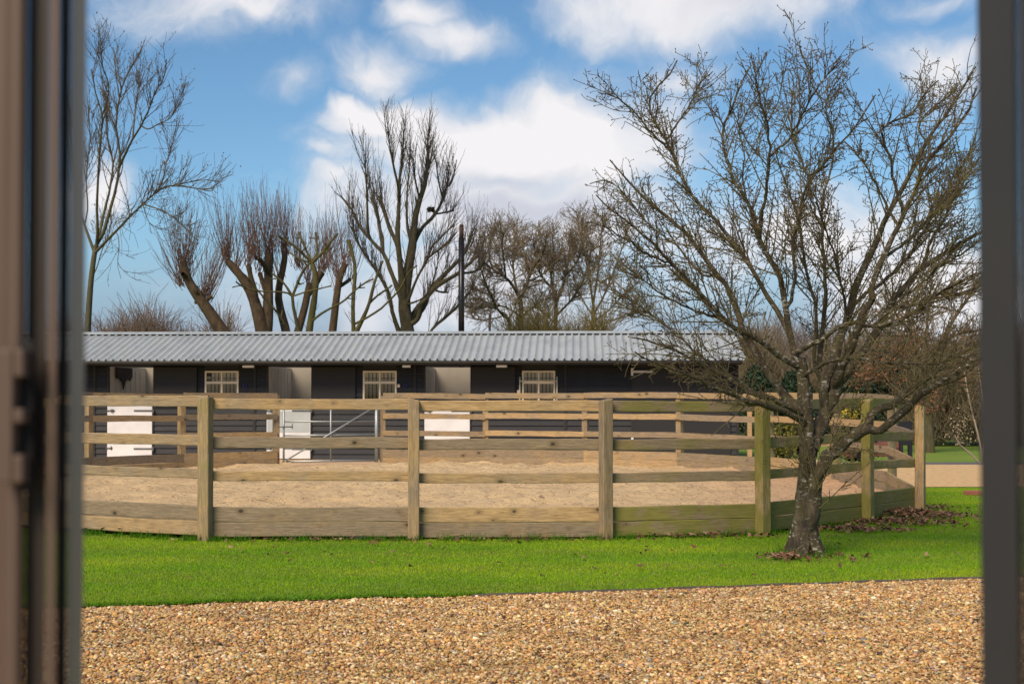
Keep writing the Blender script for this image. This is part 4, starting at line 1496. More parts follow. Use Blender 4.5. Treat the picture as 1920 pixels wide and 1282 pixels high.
P5, R5 = grow(P1, R1, 3600, r, 0.1, 1.0, 62, 16, (0.03, 0.12), 0.3, 0.6, 0.0034, TT * 0.85, 4, 0.25, 0.03)
P6, R6 = grow(P3, R3, 4200, r, 0.1, 1.0, 62, 16, (0.03, 0.13), 0.3, 0.7, 0.0034, TT * 0.85, 4, 0.25, 0.03)
for p_, r_, k_ in ((P1, R1, 5), (P2, R2, 4), (P3, R3, 4), (P4, R4, 3), (P5, R5, 3), (P6, R6, 3)):
    tw.add(p_, r_, k_)
buds = np.concatenate([P4[:, -1], P5[:, -1], P6[:, -1], P4[::2, 2], P2[:, -1], P2[:, 3], P3[:, -1], P3[:, 2]])
tree_obj('hawthorn_tree', (TRUNK[0], TRUNK[1], 0.0), 'bare spreading tree with a lichen covered trunk on the lawn before the fence', 'tree',
         [('trunk', trunkVF, M['bark_near']), ('crown', tw.mesh('crown'), M['twig_near']), ('buds', octas(buds, 0.0050, r), M['bud'])])

# ---- tall bare ash on the left
r = np.random.default_rng(202)
D = 47.0
br = [
    ([(161, 700), (163, 640), (167, 570), (171, 520), (177, 475), (181, 459)], 15, 9, None, 0),
    ([(181, 459), (184, 428), (181, 400), (183, 353), (184, 330), (186, 300), (188, 257), (194, 222), (188, 200), (179, 178), (176, 154), (172, 130)], 6, 2, 0, -2),
    ([(194, 222), (202, 187), (205, 156), (194, 132), (190, 110), (192, 88)], 3, 1.5, 1, -3),
    ([(180, 462), (190, 424), (197, 389), (206, 358), (208, 340), (214, 307), (205, 274), (198, 245), (202, 215), (196, 170)], 6, 2, 0, 2.5),
    ([(182, 460), (190, 450), (199, 419), (209, 384), (218, 353), (221, 333), (225, 300), (225, 274), (217, 252), (218, 217), (223, 191), (225, 173), (238, 141), (249, 119), (264, 97)], 7, 2, 0, 0.5),
    ([(225, 173), (220, 150), (216, 125), (213, 90)], 2.5, 1.2, 4, 1.5),
    ([(223, 305), (240, 278), (251, 256), (264, 239), (273, 217), (279, 208), (290, 173), (303, 158), (310, 136), (312, 112)], 5, 1.8, 4, -2.5),
    ([(251, 256), (251, 235), (253, 213), (255, 187), (262, 170), (260, 134)], 3.5, 1.5, 6, 0.5),
    ([(264, 239), (277, 245), (297, 232), (319, 224), (330, 205), (345, 185)], 3, 1.3, 6, -3.5),
    ([(178, 470), (206, 445), (225, 426), (244, 405), (267, 384), (293, 359), (319, 346), (337, 348), (356, 351), (377, 356), (403, 353)], 6, 1.5, 0, -3),
    ([(293, 359), (307, 332), (312, 302), (318, 288), (325, 265)], 2.5, 1.2, 9, -1),
    ([(267, 384), (295, 391), (319, 402), (337, 419), (356, 435), (368, 450)], 3, 1.2, 9, -4),
    ([(337, 348), (355, 342), (375, 338), (395, 338), (412, 340)], 2, 1, 9, -2),
    ([(172, 520), (183, 500), (190, 470), (205, 440), (209, 410)], 2.5, 1.5, 0, 2),
    ([(178, 475), (165, 440), (150, 400), (140, 340), (135, 280), (130, 200)], 6, 2, 0, 1),
    ([(160, 430), (166, 390), (160, 340), (166, 290), (170, 250), (165, 200)], 3, 1.5, 14, -1),
    ([(218, 426), (222, 440), (224, 470), (219, 490), (228, 505), (240, 512)], 1.8, 1, 9, -1.5),
    ([(267, 384), (275, 410), (285, 425), (300, 424)], 1.8, 1, 9, -1.5),
]
P, R = lift(br, D, r, 2.5, 16)
P[0, 0, 2] = ZG - 0.1
tb = Tubes(); tb.add(P, R, 8)
tw = Tubes()
fl_ = None
P1, R1 = grow(P[1:], R[1:], 320, r, 0.3, 1, 28, 9, (0.7, 2.3), 0.6, 0.6, 0.018, 0.007, 7, 0.10, 0.22, 0.8)
P2, R2 = grow(P1, R1, 1000, r, 0.1, 1, 32, 12, (0.3, 1.1), 0.45, 0.6, 0.010, 0.0055, 5, 0.14, 0.2)
P3, R3 = grow(P[9:13], R[9:13], 90, r, 0.2, 1, 55, 15, (0.3, 1.1), 0.4, 0.5, 0.010, 0.006, 5, 0.3, 0.0)
P4, R4 = grow(P[9:10], R[9:10], 26, r, 0.15, 0.9, 90, 15, (0.6, 1.6), 0.2, 0.5, 0.009, 0.005, 7, 0.3, -0.5)
P5, R5 = grow(np.concatenate([P3]), np.concatenate([R3]), 160, r, 0.2, 1, 50, 15, (0.15, 0.5), 0.4, 0.8, 0.008, 0.005, 4, 0.3, 0.05)
for p_, r_, k_ in ((P1, R1, 4), (P2, R2, 3), (P3, R3, 3), (P4, R4, 3), (P5, R5, 3)):
    tw.add(p_, r_, k_)
keys = P2[r.uniform(size=len(P2)) < 0.16][:, 2:].reshape(-1, 3)       # hanging brown seed bunches
kv = octas(keys + r.normal(0, 0.05, keys.shape), 0.02, r)
tree_obj('ash_tree', tuple(P[0, 0] + [0, 0, 0.1]), 'tall bare tree with one long drooping side limb, far left behind the roof', 'tree',
         [('trunk', tb.mesh('t'), M['bark_ash']), ('crown', tw.mesh('c'), M['twig_ash']), ('seed_bunches', kv, M['twig_oak'])])


# ---- pollard willows
def shoots(tb, heads, D, r, n_, hgt, spread, rad=0.0085):
    """long straight whips from pollard heads; heads: (px,py,depth,lean)"""
    for (px, py, dd, lean, num, sc_) in heads:
        n1 = int(n_ * num)
        b = at(px, py, D + dd)
        s = D / FPX
        ang = r.normal(0, 1, n1)
        d = np.stack([lean + ang * spread, r.normal(0, spread, n1), np.ones(n1)], -1)
        d /= np.linalg.norm(d, axis=1, keepdims=True)
        ln_ = hgt * 1.18 * s * sc_ * r.uniform(0.5, 1.08, n1) * (1 - 0.16 * np.abs(ang).clip(0, 2))
        seg = 6
        out = np.empty((n1, seg, 3))
        out[:, 0] = b + r.normal(0, 1, (n1, 3)) * np.array([5, 5, 4]) * s
        cur = d
        for k_ in range(1, seg):
            cur = cur + r.normal(0, 0.05, (n1, 3))
            cur[:, 2] += 0.15
            cur /= np.linalg.norm(cur, axis=1, keepdims=True)
            out[:, k_] = out[:, k_ - 1] + cur * (ln_ / (seg - 1))[:, None]
        rr = rad * r.uniform(0.6, 1.2, n1)
        R_ = rr[:, None] * np.linspace(1.15, 0.42, seg)[None]
        tb.add(out, R_, 4)
        # side twigs of the whips
        p2, r2 = grow(out, R_, n1, r, 0.35, 1, 18, 7, (0.25 * hgt * s, 0.5 * hgt * s), 0.5, 0.6, rad * 0.7, rad * 0.4, 4, 0.05, 0.1)
        tb.add(p2, r2, 3)


def knob(V_F, P3, rad, r):
    pass


GW = 'pollard willows behind the stable roof'
r = np.random.default_rng(303)
D = 50.0
br = [([(440, 690), (428, 640), (414, 618), (392, 584), (367, 550), (351, 523), (344, 503), (342, 496)], 34, 15, None, 0)]
P, R = lift(br, D, r, 0, 16)
R[0, -3:] *= np.array([1.0, 1.25, 1.1]); P[0, 0, 2] = ZG - 0.1
st, sr_ = grow(P, R, 6, r, 0.55, 0.95, 70, 15, (0.2, 0.45), 0, 0.7, 0.10, 0.07, 3, 0.1, 0.1)
tb = Tubes(); tb.add(P, R, 10); tb.add(st, sr_, 6)
tw = Tubes()
shoots(tw, [(343, 498, 0, 0.0, 1.0, 1.05), (341, 535, 0, -0.55, 0.55, 0.95), (352, 522, 0.1, 0.15, 0.5, 1.0), (386, 562, 0.2, 0.25, 0.8, 1.1), (380, 552, 0.3, 0.45, 0.5, 0.9)], D, r, 64, 118, 0.42)
tree_obj('willow_tree', tuple(P[0, 0] + [0, 0, 0.1]), 'leftmost pollard willow with a single trunk leaning left and a fan of thin shoots', 'tree', [('trunk', tb.mesh('t'), M['bark_willow']), ('shoots', tw.mesh('c'), M['shoot'])], GW)

r = np.random.default_rng(304)
br = [([(500, 700), (497, 650), (492, 618), (482, 580), (473, 552), (457, 525), (440, 503), (426, 489)], 40, 12, None, 0),
      ([(500, 650), (502, 600), (503, 560), (503, 520), (504, 490), (505, 474)], 26, 15, 0, 0.4),
      ([(485, 575), (478, 545), (470, 520), (466, 497)], 14, 9, 0, -0.4),
      ([(503, 560), (494, 535), (487, 512)], 10, 8, 1, 0.8),
      ([(503, 510), (492, 490), (480, 482)], 9, 8, 1, -0.5)]
P, R = lift(br, D, r, 0.4, 14)
R[:, -2] *= 1.2; P[0, 0, 2] = ZG - 0.1
tb = Tubes(); tb.add(P, R, 10)
tw = Tubes()
shoots(tw, [(426, 489, 0, -0.12, 1.0, 1.15), (444, 500, 0, 0.15, 0.5, 1.0), (466, 497, -0.4, 0.05, 0.7, 1.05), (505, 474, 0.4, 0.0, 1.2, 1.1), (480, 482, -0.5, -0.1, 0.7, 1.05), (487, 510, 0.8, 0.05, 0.5, 1.2)], D, r, 56, 118, 0.30)
tree_obj('willow_tree', tuple(P[0, 0] + [0, 0, 0.1]), 'pollard willow with a thick forked trunk just right of the leaning one', 'tree', [('trunk', tb.mesh('t'), M['bark_willow']), ('shoots', tw.mesh('c'), M['shoot'])], GW)

r = np.random.default_rng(305)
D = 51.0
br = [([(545, 700), (541, 650), (536, 618), (524, 575), (521, 550), (527, 516), (533, 497), (534, 472)], 22, 11, None, 0),
      ([(548, 680), (556, 630), (565, 600), (573, 570), (577, 548), (581, 531)], 18, 13, 0, 0.5),
      ([(577, 560), (590, 535), (597, 520), (603, 510)], 12, 15, 1, 0.7)]
P, R = lift(br, D, r, 0.4, 14)
P[0, 0, 2] = ZG - 0.1
tb = Tubes(); tb.add(P, R, 10)
tw = Tubes()
shoots(tw, [(534, 474, 0, 0, 1.0, 1.0), (581, 531, 0.5, -0.1, 0.8, 1.25), (603, 510, 0.7, 0.2, 0.9, 1.15), (526, 520, 0, -0.3, 0.4, 0.9), (560, 500, 1.2, 0.0, 0.7, 1.0)], D, r, 60, 108, 0.32)
tree_obj('willow_tree', tuple(P[0, 0] + [0, 0, 0.1]), 'pollard willow with two slim stems partly hidden behind the mossy lopped tree', 'tree', [('trunk', tb.mesh('t'), M['bark_willow']), ('shoots', tw.mesh('c'), M['shoot'])], GW)

r = np.random.default_rng(306)
br = [([(618, 700), (620, 650), (624, 618), (630, 565), (635, 528), (641, 508), (648, 494)], 18, 12, None, 0),
      ([(638, 540), (648, 530), (657, 523)], 7, 7, 0, 0.4)]
P, R = lift(br, D, r, 0.4, 14)
P[0, 0, 2] = ZG - 0.1
tb = Tubes(); tb.add(P, R, 10)
tw = Tubes()
shoots(tw, [(648, 496, 0, 0.0, 0.7, 1.15), (638, 520, 0, -0.45, 0.6, 1.1), (657, 523, 0.4, 0.3, 0.35, 1.0), (632, 540, 0.3, -0.2, 0.4, 1.3)], D, r, 52, 108, 0.32)
tree_obj('willow_tree', tuple(P[0, 0] + [0, 0, 0.1]), 'rightmost pollard willow, a straight red brown stub with a short side stub', 'tree', [('trunk', tb.mesh('t'), M['bark_willow']), ('shoots', tw.mesh('c'), M['shoot'])], GW)

# ---- mossy lopped tree in front of the willows
r = np.random.default_rng(404)
D = 47.5
br = [([(574, 700), (576, 650), (580, 618), (588, 570), (593, 536), (592, 512), (585, 493)], 17, 9, None, 0),
      ([(585, 495), (569, 477), (559, 466), (538, 452), (522, 442)], 6, 4, 0, -0.4),
      ([(578, 490), (569, 458), (565, 448), (561, 435)], 5, 4, 0, 0.3),
      ([(587, 497), (596, 474), (594, 455), (592, 436)], 5, 4.5, 0, 0.5),
      ([(588, 497), (604, 475), (616, 458), (633, 438)], 6.5, 4.5, 0, -0.5),
      ([(583, 497), (565, 488), (542, 473)], 4.5, 3, 0, 0.9),
      ([(570, 680), (562, 630), (553, 590), (546, 555), (555, 540), (563, 516), (575, 497), (582, 492)], 10, 4, 0, -0.8),
      ([(546, 556), (534, 532), (520, 520), (509, 512)], 5, 3, 6, -0.7),
      ([(583, 606), (589, 598), (606, 585), (626, 575), (645, 565), (665, 544), (690, 526), (700, 523)], 5.5, 3, 0, -1.2),
      ([(546, 556), (538, 547), (493, 547), (460, 542), (442, 528)], 3.5, 2.5, 6, -1.2),
      ([(550, 553), (577, 546), (600, 541), (620, 536)], 3.5, 2.5, 6, -1.2),
      ([(548, 660), (540, 618), (525, 592), (509, 573), (485, 547), (460, 516)], 6, 3, 6, -1.4),
      ([(604, 475), (622, 465)], 4, 3, 4, -0.8), ([(569, 470), (574, 455)], 3.5, 2.5, 1, 0.2)]
P, R = lift(br, D, r, 0.6, 12)
R = R * (1 + 0.07 * r.normal(size=R.shape)); R[1:, -2:] *= 1.15; P[0, 0, 2] = ZG - 0.1
tb = Tubes(); tb.add(P, R, 8)
st, sr_ = grow(P[1:], R[1:], 34, r, 0.3, 1, 60, 20, (0.08, 0.3), 0, 0.7, 0.03, 0.02, 3, 0.15, 0.1)
tb.add(st, sr_, 5)
tw = Tubes()
p_, r_ = grow(P, R, 60, r, 0.3, 1, 45, 15, (0.3, 0.9), 0.4, 0.4, 0.010, 0.006, 5, 0.15, 0.3)
tw.add(p_, r_, 3)
tree_obj('lopped_tree', tuple(P[0, 0] + [0, 0, 0.1]), 'mossy green tree lopped to bare stumpy branches in front of the willows', 'tree', [('trunk', tb.mesh('t'), M['bark_moss']), ('shoots', tw.mesh('c'), M['twig_pollard'])])

r = np.random.default_rng(405)
br = [([(664, 700), (664, 650), (663, 618), (661, 575), (665, 526), (667, 501), (659, 468), (653, 450)], 11, 5.5, None, 0),
      ([(663, 622), (684, 590), (694, 565), (700, 535), (712, 502), (718, 489)], 9, 4, 0, -0.5),
      ([(694, 564), (710, 552), (723, 544), (735, 535)], 5, 3.5, 1, 0.4),
      ([(670, 616), (686, 597), (700, 588), (715, 579), (731, 562), (751, 543), (767, 507), (782, 498)], 5.5, 3, 0, -1.3)]
P, R = lift(br, D, r, 0.6, 12)
R = R * (1 + 0.06 * r.normal(size=R.shape)); R[0, -1] *= 1.4; P[0, 0, 2] = ZG - 0.1
tb = Tubes(); tb.add(P, R, 8)
tw = Tubes()
p_, r_ = grow(P, R, 50, r, 0.3, 1, 40, 15, (0.3, 0.9), 0.4, 0.4, 0.010, 0.006, 5, 0.15, 0.3)
tw.add(p_, r_, 3)
tree_obj('lopped_tree', tuple(P[0, 0] + [0, 0, 0.1]), 'slim mossy yellow green stem forking low, between the willows and the big dark pollard', 'tree', [('trunk', tb.mesh('t'), M['bark_moss']), ('shoots', tw.mesh('c'), M['twig_pollard'])])

# ---- big dark pollard in the middle
r = np.random.default_rng(505)
D = 50.0
br = [
    ([(766, 700), (767, 660), (765, 618), (758, 580), (758, 545), (766, 505), (772, 470), (776, 438), (778, 405), (789, 369), (797, 345), (802, 322), (802, 292), (802, 258)], 30, 2.5, None, 0),
    ([(758, 575), (754, 530), (750, 490), (746, 455), (745, 430), (748, 394), (749, 361), (749, 331), (754, 304), (756, 263), (757, 245)], 13, 2, 0, -1),
    ([(748, 375), (746, 345), (740, 322), (733, 287), (728, 255), (727, 238)], 5, 1.8, 1, -2),
    ([(757, 570), (741, 528), (731, 505), (722, 477), (708, 464), (694, 448), (677, 431), (666, 407), (661, 394), (640, 369)], 9, 2.5, 0, 0.8),
    ([(722, 480), (717, 445), (713, 435), (707, 394), (697, 371)], 6.5, 4.5, 3, 1.8),
    ([(693, 447), (689, 435), (689, 394), (687, 345), (685, 312), (685, 290)], 5, 1.8, 3, -0.5),
    ([(748, 475), (741, 448), (733, 435), (722, 402), (712, 367)], 7, 6, 1, -0.4),
    ([(756, 690), (748, 617), (736, 592), (733, 563), (726, 541), (704, 504), (686, 481), (671, 456), (659, 425)], 9, 3, 0, -1.8),
    ([(776, 452), (785, 437), (794, 423), (808, 412), (821, 394), (831, 374), (838, 353), (841, 320)], 8, 2.5, 0, 1.5),
    ([(815, 402), (832, 399), (851, 395)], 3, 2.5, 8, 2.5),
    ([(765, 596), (784, 577), (798, 561), (812, 538), (828, 520), (849, 499), (866, 482), (877, 463), (884, 440)], 12, 4, 0, 1.5),
    ([(805, 552), (825, 531), (854, 517), (875, 499), (896, 480)], 8, 4, 10, 0.2),
    ([(860, 512), (880, 512), (898, 506), (908, 490)], 5, 3, 11, 1),
    ([(785, 690), (807, 617), (833, 597), (853, 580), (874, 556), (885, 540)], 6, 3.5, 0, -1),
    ([(766, 580), (776, 535), (785, 515), (794, 500), (803, 481), (833, 463), (845, 450)], 5.5, 2.5, 0, -1.5),
    ([(803, 481), (808, 463), (822, 450), (836, 436), (852, 420)], 4, 2, 14, -0.8),
    ([(770, 450), (763, 425), (763, 400), (763, 373), (764, 348), (768, 320), (767, 290)], 5, 1.8, 0, 1.2),
    ([(789, 372), (781, 350), (776, 325), (774, 296)], 4, 1.8, 0, -0.8),
    ([(831, 374), (824, 350), (820, 325), (817, 300)], 3.5, 1.6, 8, 0.3),
    ([(772, 615), (785, 600), (790, 570), (800, 560)], 8, 7, 0, -0.5),
    ([(790, 600), (797, 580), (805, 548)], 6, 4, 0, 1.2),
    ([(838, 353), (846, 345), (852, 325), (856, 300)], 3, 1.5, 8, 1.8),
    ([(812, 541), (825, 548), (840, 548)], 4, 3, 10, 2.4),
    ([(790, 585), (796, 560), (812, 530), (820, 500), (823, 470)], 3, 1.5, 14, -2.2),
]
P, R = lift(br, D, r, 2, 16)
R = 1.22 * R * (1 + 0.07 * r.normal(size=R.shape)); P[0, 0, 2] = ZG - 0.1
tb = Tubes(); tb.add(P, R, 9)
tw = Tubes()
P1, R1 = grow(P, R, 420, r, 0.35, 1, 22, 8, (0.7, 2.1), 0.4, 0.5, 0.015, 0.006, 6, 0.09, 0.32, 0.7)
P2, R2 = grow(P1, R1, 1500, r, 0.1, 1, 26, 9, (0.3, 1.1), 0.4, 0.6, 0.009, 0.005, 5, 0.1, 0.25)
P3, R3 = grow(P, R, 130, r, 0.2, 1, 40, 12, (0.3, 1.0), 0.4, 0.4, 0.012, 0.006, 5, 0.12, 0.3)
tw.add(P1, R1, 4); tw.add(P2, R2, 3); tw.add(P3, R3, 3)
shoots(tw, [(877, 463, 1.5, 0.1, 0.6, 0.9), (896, 480, 0.2, 0.15, 0.6, 0.8), (908, 490, 1, 0.2, 0.4, 0.7), (831, 374, 1.5, 0.0, 0.6, 0.8), (712, 367, -0.4, -0.05, 0.3, 0.8), (697, 371, 1.8, 0, 0.3, 0.8), (659, 394, 0.8, -0.05, 0.4, 0.8), (797, 345, 0, 0.0, 0.5, 0.8)], D, r, 26, 110, 0.16, 0.008)
tree_obj('pollard_tree', tuple(P[0, 0] + [0, 0, 0.1]), 'big dark pollard tree with upswept limbs in the middle behind the roof', 'tree', [('trunk', tb.mesh('t'), M['bark_pollard']), ('shoots', tw.mesh('c'), M['twig_pollard'])])
nc = at(808, 393, D + 1.5)
nt = Tubes()
rn = np.random.default_rng(9)
a_ = rn.uniform(0, 6.28, 240); e_ = rn.normal(0, 0.45, 240)
c_ = np.stack([np.cos(a_) * np.cos(e_), np.sin(a_) * np.cos(e_), np.sin(e_) * 0.8], -1) * rn.uniform(0.04, 0.14, (240, 1))
t_ = np.stack([-np.sin(a_), np.cos(a_), rn.normal(0, 0.3, 240)], -1) * rn.uniform(0.05, 0.10, (240, 1))
nt.add(np.stack([c_ - t_, c_, c_ + t_], 1), np.full((240, 3), 0.012), 4)
V, F = nt.mesh('n')
tag(link('bird_nest', raw_mesh('bird_nest', V, F), M['nest'], None, tuple(nc)), 'round dark bird nest of twigs in the fork of the big pollard', 'nest')

# ---- bare oaks right of the flue
def oak(name, trunk, limbs, D, seed, label, twm, n1, n2, n3, lsc, mats, group=None, leaves=None, up=0.1):
    r = np.random.default_rng(seed)
    P, R = lift([trunk] + limbs, D, r, 2.5, 14)
    P[0, 0, 2] = ZG - 0.1
    R = R * (1 + 0.05 * r.normal(size=R.shape))
    tb = Tubes(); tb.add(P, R, 8)
    tw = Tubes()
    P1, R1 = grow(P[1:], R[1:], n1, r, 0.2, 1, 42, 13, (0.6 * lsc, 2.0 * lsc), 0.5, 0.6, 0.03 * lsc, 0.011, 6, 0.16, up, 0.85)
    P2, R2 = grow(P1, R1, n2, r, 0.1, 1, 45, 14, (0.3 * lsc, 1.0 * lsc), 0.45, 0.6, 0.014, 0.008, 5, 0.2, up)
    P3, R3 = grow(P2, R2, n3, r, 0.1, 1, 48, 16, (0.15 * lsc, 0.5 * lsc), 0.35, 0.8, 0.009, 0.0065, 4, 0.22, up)
    tw.add(P1, R1, 4); tw.add(P2, R2, 3); tw.add(P3, R3, 3)
    parts = [('trunk', tb.mesh('t'), mats[0]), ('crown', tw.mesh('c'), mats[1])]
    o = tree_obj(name, tuple(P[0, 0] + [0, 0, 0.1]), label, 'tree', parts, group)
    return o, (P1, P2, P3), r


GO = 'bare trees right of the flue'
OM = (M['bark_oak'], M['twig_oak'])
oak('oak_tree', ([(978, 700), (977, 614), (977, 562), (970, 548)], 13, 8, None, 0),
    [([(975, 560), (961, 534), (948, 519), (926, 507), (905, 490), (895, 470)], 7, 2.5, 0, -2), ([(976, 560), (987, 540), (994, 507), (985, 485), (978, 450)], 7, 2.5, 0, 1),
     ([(968, 545), (963, 515), (961, 478), (966, 450), (970, 430)], 5, 2, 0, 2.5), ([(994, 510), (1010, 490), (1022, 465), (1025, 440)], 5, 2, 2, -1.5),
     ([(990, 530), (1010, 520), (1035, 500), (1050, 480)], 4, 2, 2, 2), ([(926, 507), (915, 480), (918, 450), (925, 430)], 3.5, 2, 1, 0),
     ([(948, 519), (945, 490), (940, 460), (945, 435)], 4, 2, 1, -3), ([(974, 590), (950, 575), (925, 572), (900, 560)], 4, 2, 0, -2.5), ([(978, 590), (1000, 575), (1020, 560), (1045, 555)], 4, 2, 0, -1)],
    60, 601, 'broad bare oak with a straight trunk just right of the black flue', None, 260, 1300, 2600, 1.0, OM, GO)
oak('oak_tree', ([(958, 700), (957, 620), (954, 597), (940, 585)], 10, 6, None, 0),
    [([(954, 597), (932, 581), (920, 552), (905, 517), (898, 490)], 6, 2.5, 0, -2), ([(932, 581), (910, 575), (890, 580), (872, 572)], 4, 2, 1, -3), ([(920, 552), (895, 545), (880, 530)], 3.5, 2, 1, -1),
     ([(955, 600), (966, 580), (970, 555), (985, 535)], 4, 2, 0, 1.5), ([(945, 590), (925, 598), (900, 600), (885, 595)], 3, 2, 0, 1)],
    57, 602, 'small crooked bare tree with low limbs directly behind the short vent pipe', None, 110, 420, 700, 0.8, OM, GO)
oak('oak_tree', ([(1042, 700), (1041, 614), (1043, 565), (1040, 545)], 11, 7, None, 0),
    [([(1042, 565), (1035, 536), (1032, 505), (1038, 470), (1036, 440)], 6, 2, 0, -1), ([(1043, 570), (1055, 540), (1062, 510), (1068, 470), (1070, 430)], 6, 2, 0, 1),
     ([(1042, 590), (1070, 565), (1090, 535), (1105, 500), (1110, 460)], 5, 2, 0, 2), ([(1036, 540), (1015, 520), (1005, 490), (1000, 455)], 5, 2, 0, -2), ([(1060, 515), (1085, 490), (1095, 450), (1090, 420)], 4, 2, 2, 2.5),
     ([(1041, 600), (1015, 585), (1000, 565)], 4, 2, 0, -2.5)],
    63, 603, 'dense bare oak right of the straight trunked oak, reaching the lawn tree twigs', None, 240, 1200, 2500, 1.0, OM, GO)
oak('poplar_tree', ([(1115, 700), (1112, 614), (1112, 560)], 10, 6, None, 0),
    [([(1112, 570), (1105, 520), (1095, 470), (1085, 420), (1080, 395)], 5, 1.8, 0, -1), ([(1112, 570), (1120, 520), (1125, 470), (1128, 430), (1135, 400)], 5, 1.8, 0, 1),
     ([(1113, 590), (1135, 550), (1150, 510), (1165, 470), (1175, 440)], 4.5, 1.8, 0, 1.5), ([(1113, 600), (1145, 580), (1170, 550), (1195, 530)], 4, 1.8, 0, -1.5), ([(1112, 590), (1090, 560), (1075, 520), (1065, 470)], 4, 1.8, 0, 2),
     ([(1114, 610), (1150, 600), (1185, 590), (1215, 580)], 3.5, 1.8, 0, 1)],
    70, 604, 'pale upswept bare tree behind the left side of the lawn tree', None, 170, 800, 1200, 1.1, OM, GO, up=0.22)

# ---- hedges and far woods (each one mass)
def brush(name, x0, x1, y0, y1, h0, h1, n_, r, mat, label, cat, lean=0.35, rad=0.012, prof=None, k=3, seg=4):
    xs_ = r.uniform(x0, x1, n_); ys_ = r.uniform(y0, y1, n_)
    h = r.uniform(h0, h1, n_)
    if prof is not None:
        h = h * prof(xs_)
    zb = hz(xs_, ys_) + r.uniform(0, 0.7, n_) * h
    d = np.stack([r.normal(0, lean, n_), r.normal(0, lean, n_), np.ones(n_)], -1)
    d /= np.linalg.norm(d, axis=1, keepdims=True)
    ln_ = h * r.uniform(0.2, 0.42, n_)
    out = np.empty((n_, seg, 3))
    out[:, 0] = np.stack([xs_, ys_, zb], -1)
    for s in range(1, seg):
        d = d + r.normal(0, 0.22, (n_, 3)); d /= np.linalg.norm(d, axis=1, keepdims=True)
        out[:, s] = out[:, s - 1] + d * (ln_ / (seg - 1))[:, None]
    T_ = Tubes()
    T_.add(out, np.full((n_, seg), 1.0) * (rad * r.uniform(0.6, 1.3, n_))[:, None] * np.linspace(1.2, 0.5, seg), k)
    V, F = T_.mesh(name)
    o = link(name, raw_mesh(name, V, F), mat)
    return tag(o, label, cat, kind='stuff')


def leaf_mass(P, size, r):
    """small leaf faces"""
    n_ = len(P)
    u = r.normal(size=(n_, 3)); u /= np.linalg.norm(u, axis=1, keepdims=True)
    v = np.cross(u, r.normal(size=(n_, 3))); v /= np.linalg.norm(v, axis=1, keepdims=True)
    s = (size * r.uniform(0.6, 1.4, n_))[:, None]
    V = np.stack([P - u * s, P + v * s * 0.55, P + u * s, P - v * s * 0.55], 1)
    return V.reshape(-1, 3), np.arange(4 * n_).reshape(n_, 4)


r = np.random.default_rng(700)
M['far_twig'] = plain('far_hedge_twig', (0.17, 0.115, 0.085), 0.9)
M['far_wood'] = plain('far_wood_twig', (0.20, 0.155, 0.135), 0.9, var=0.2, scale=0.2)
M['brown_twig'] = plain('brown_hedge_twig', (0.17, 0.132, 0.072), 0.9, var=0.3, scale=0.5)
M['gold_twig'] = plain('olive_hedge_twig', (0.15, 0.115, 0.035), 0.9, var=0.25, scale=0.5)
pr = lambda a, b, c: (lambda x: np.clip(a + b * np.sin(x * c) + 0.5 * b * np.sin(x * c * 2.7 + 1), 0.3, 1.6))
brush('far_hedge', X_at(100, 100), X_at(425, 100), 98, 103, 7.6, 8.8, 9000, r, M['far_twig'], 'low brown leafless hedge on the skyline left of the willows', 'hedge', 0.5, 0.022, pr(0.92, 0.13, 0.9))
brush('olive_hedge', X_at(960, 56), X_at(1130, 56), 54, 57.5, 4.9, 5.8, 8000, r, M['gold_twig'], 'dense olive brown hedge top just above the right part of the stable roof', 'hedge', 0.4, 0.012, pr(0.95, 0.08, 2.1))
brush('far_woodland', X_at(1330, 160), X_at(2100, 160), 150, 175, 8.5, 11.5, 20000, r, M['far_wood'], 'far leafless brown wood on rising ground at the right', 'wood', 0.45, 0.04, pr(0.88, 0.12, 0.25))
brush('brown_hedge', X_at(1690, 52), X_at(2020, 52), 50, 54, 2.2, 4.6, 7500, r, M['brown_twig'], 'tall tangled brown hedge behind the far lawn at the right', 'hedge', 0.45, 0.013, pr(0.85, 0.2, 1.2))
brush('thicket', X_at(1385, 58), X_at(1760, 58), 57, 62, 3.6, 6.2, 8000, r, M['brown_twig'], 'grey brown thicket beyond the right end of the stable', 'thicket', 0.45, 0.014, pr(0.85, 0.2, 0.9))

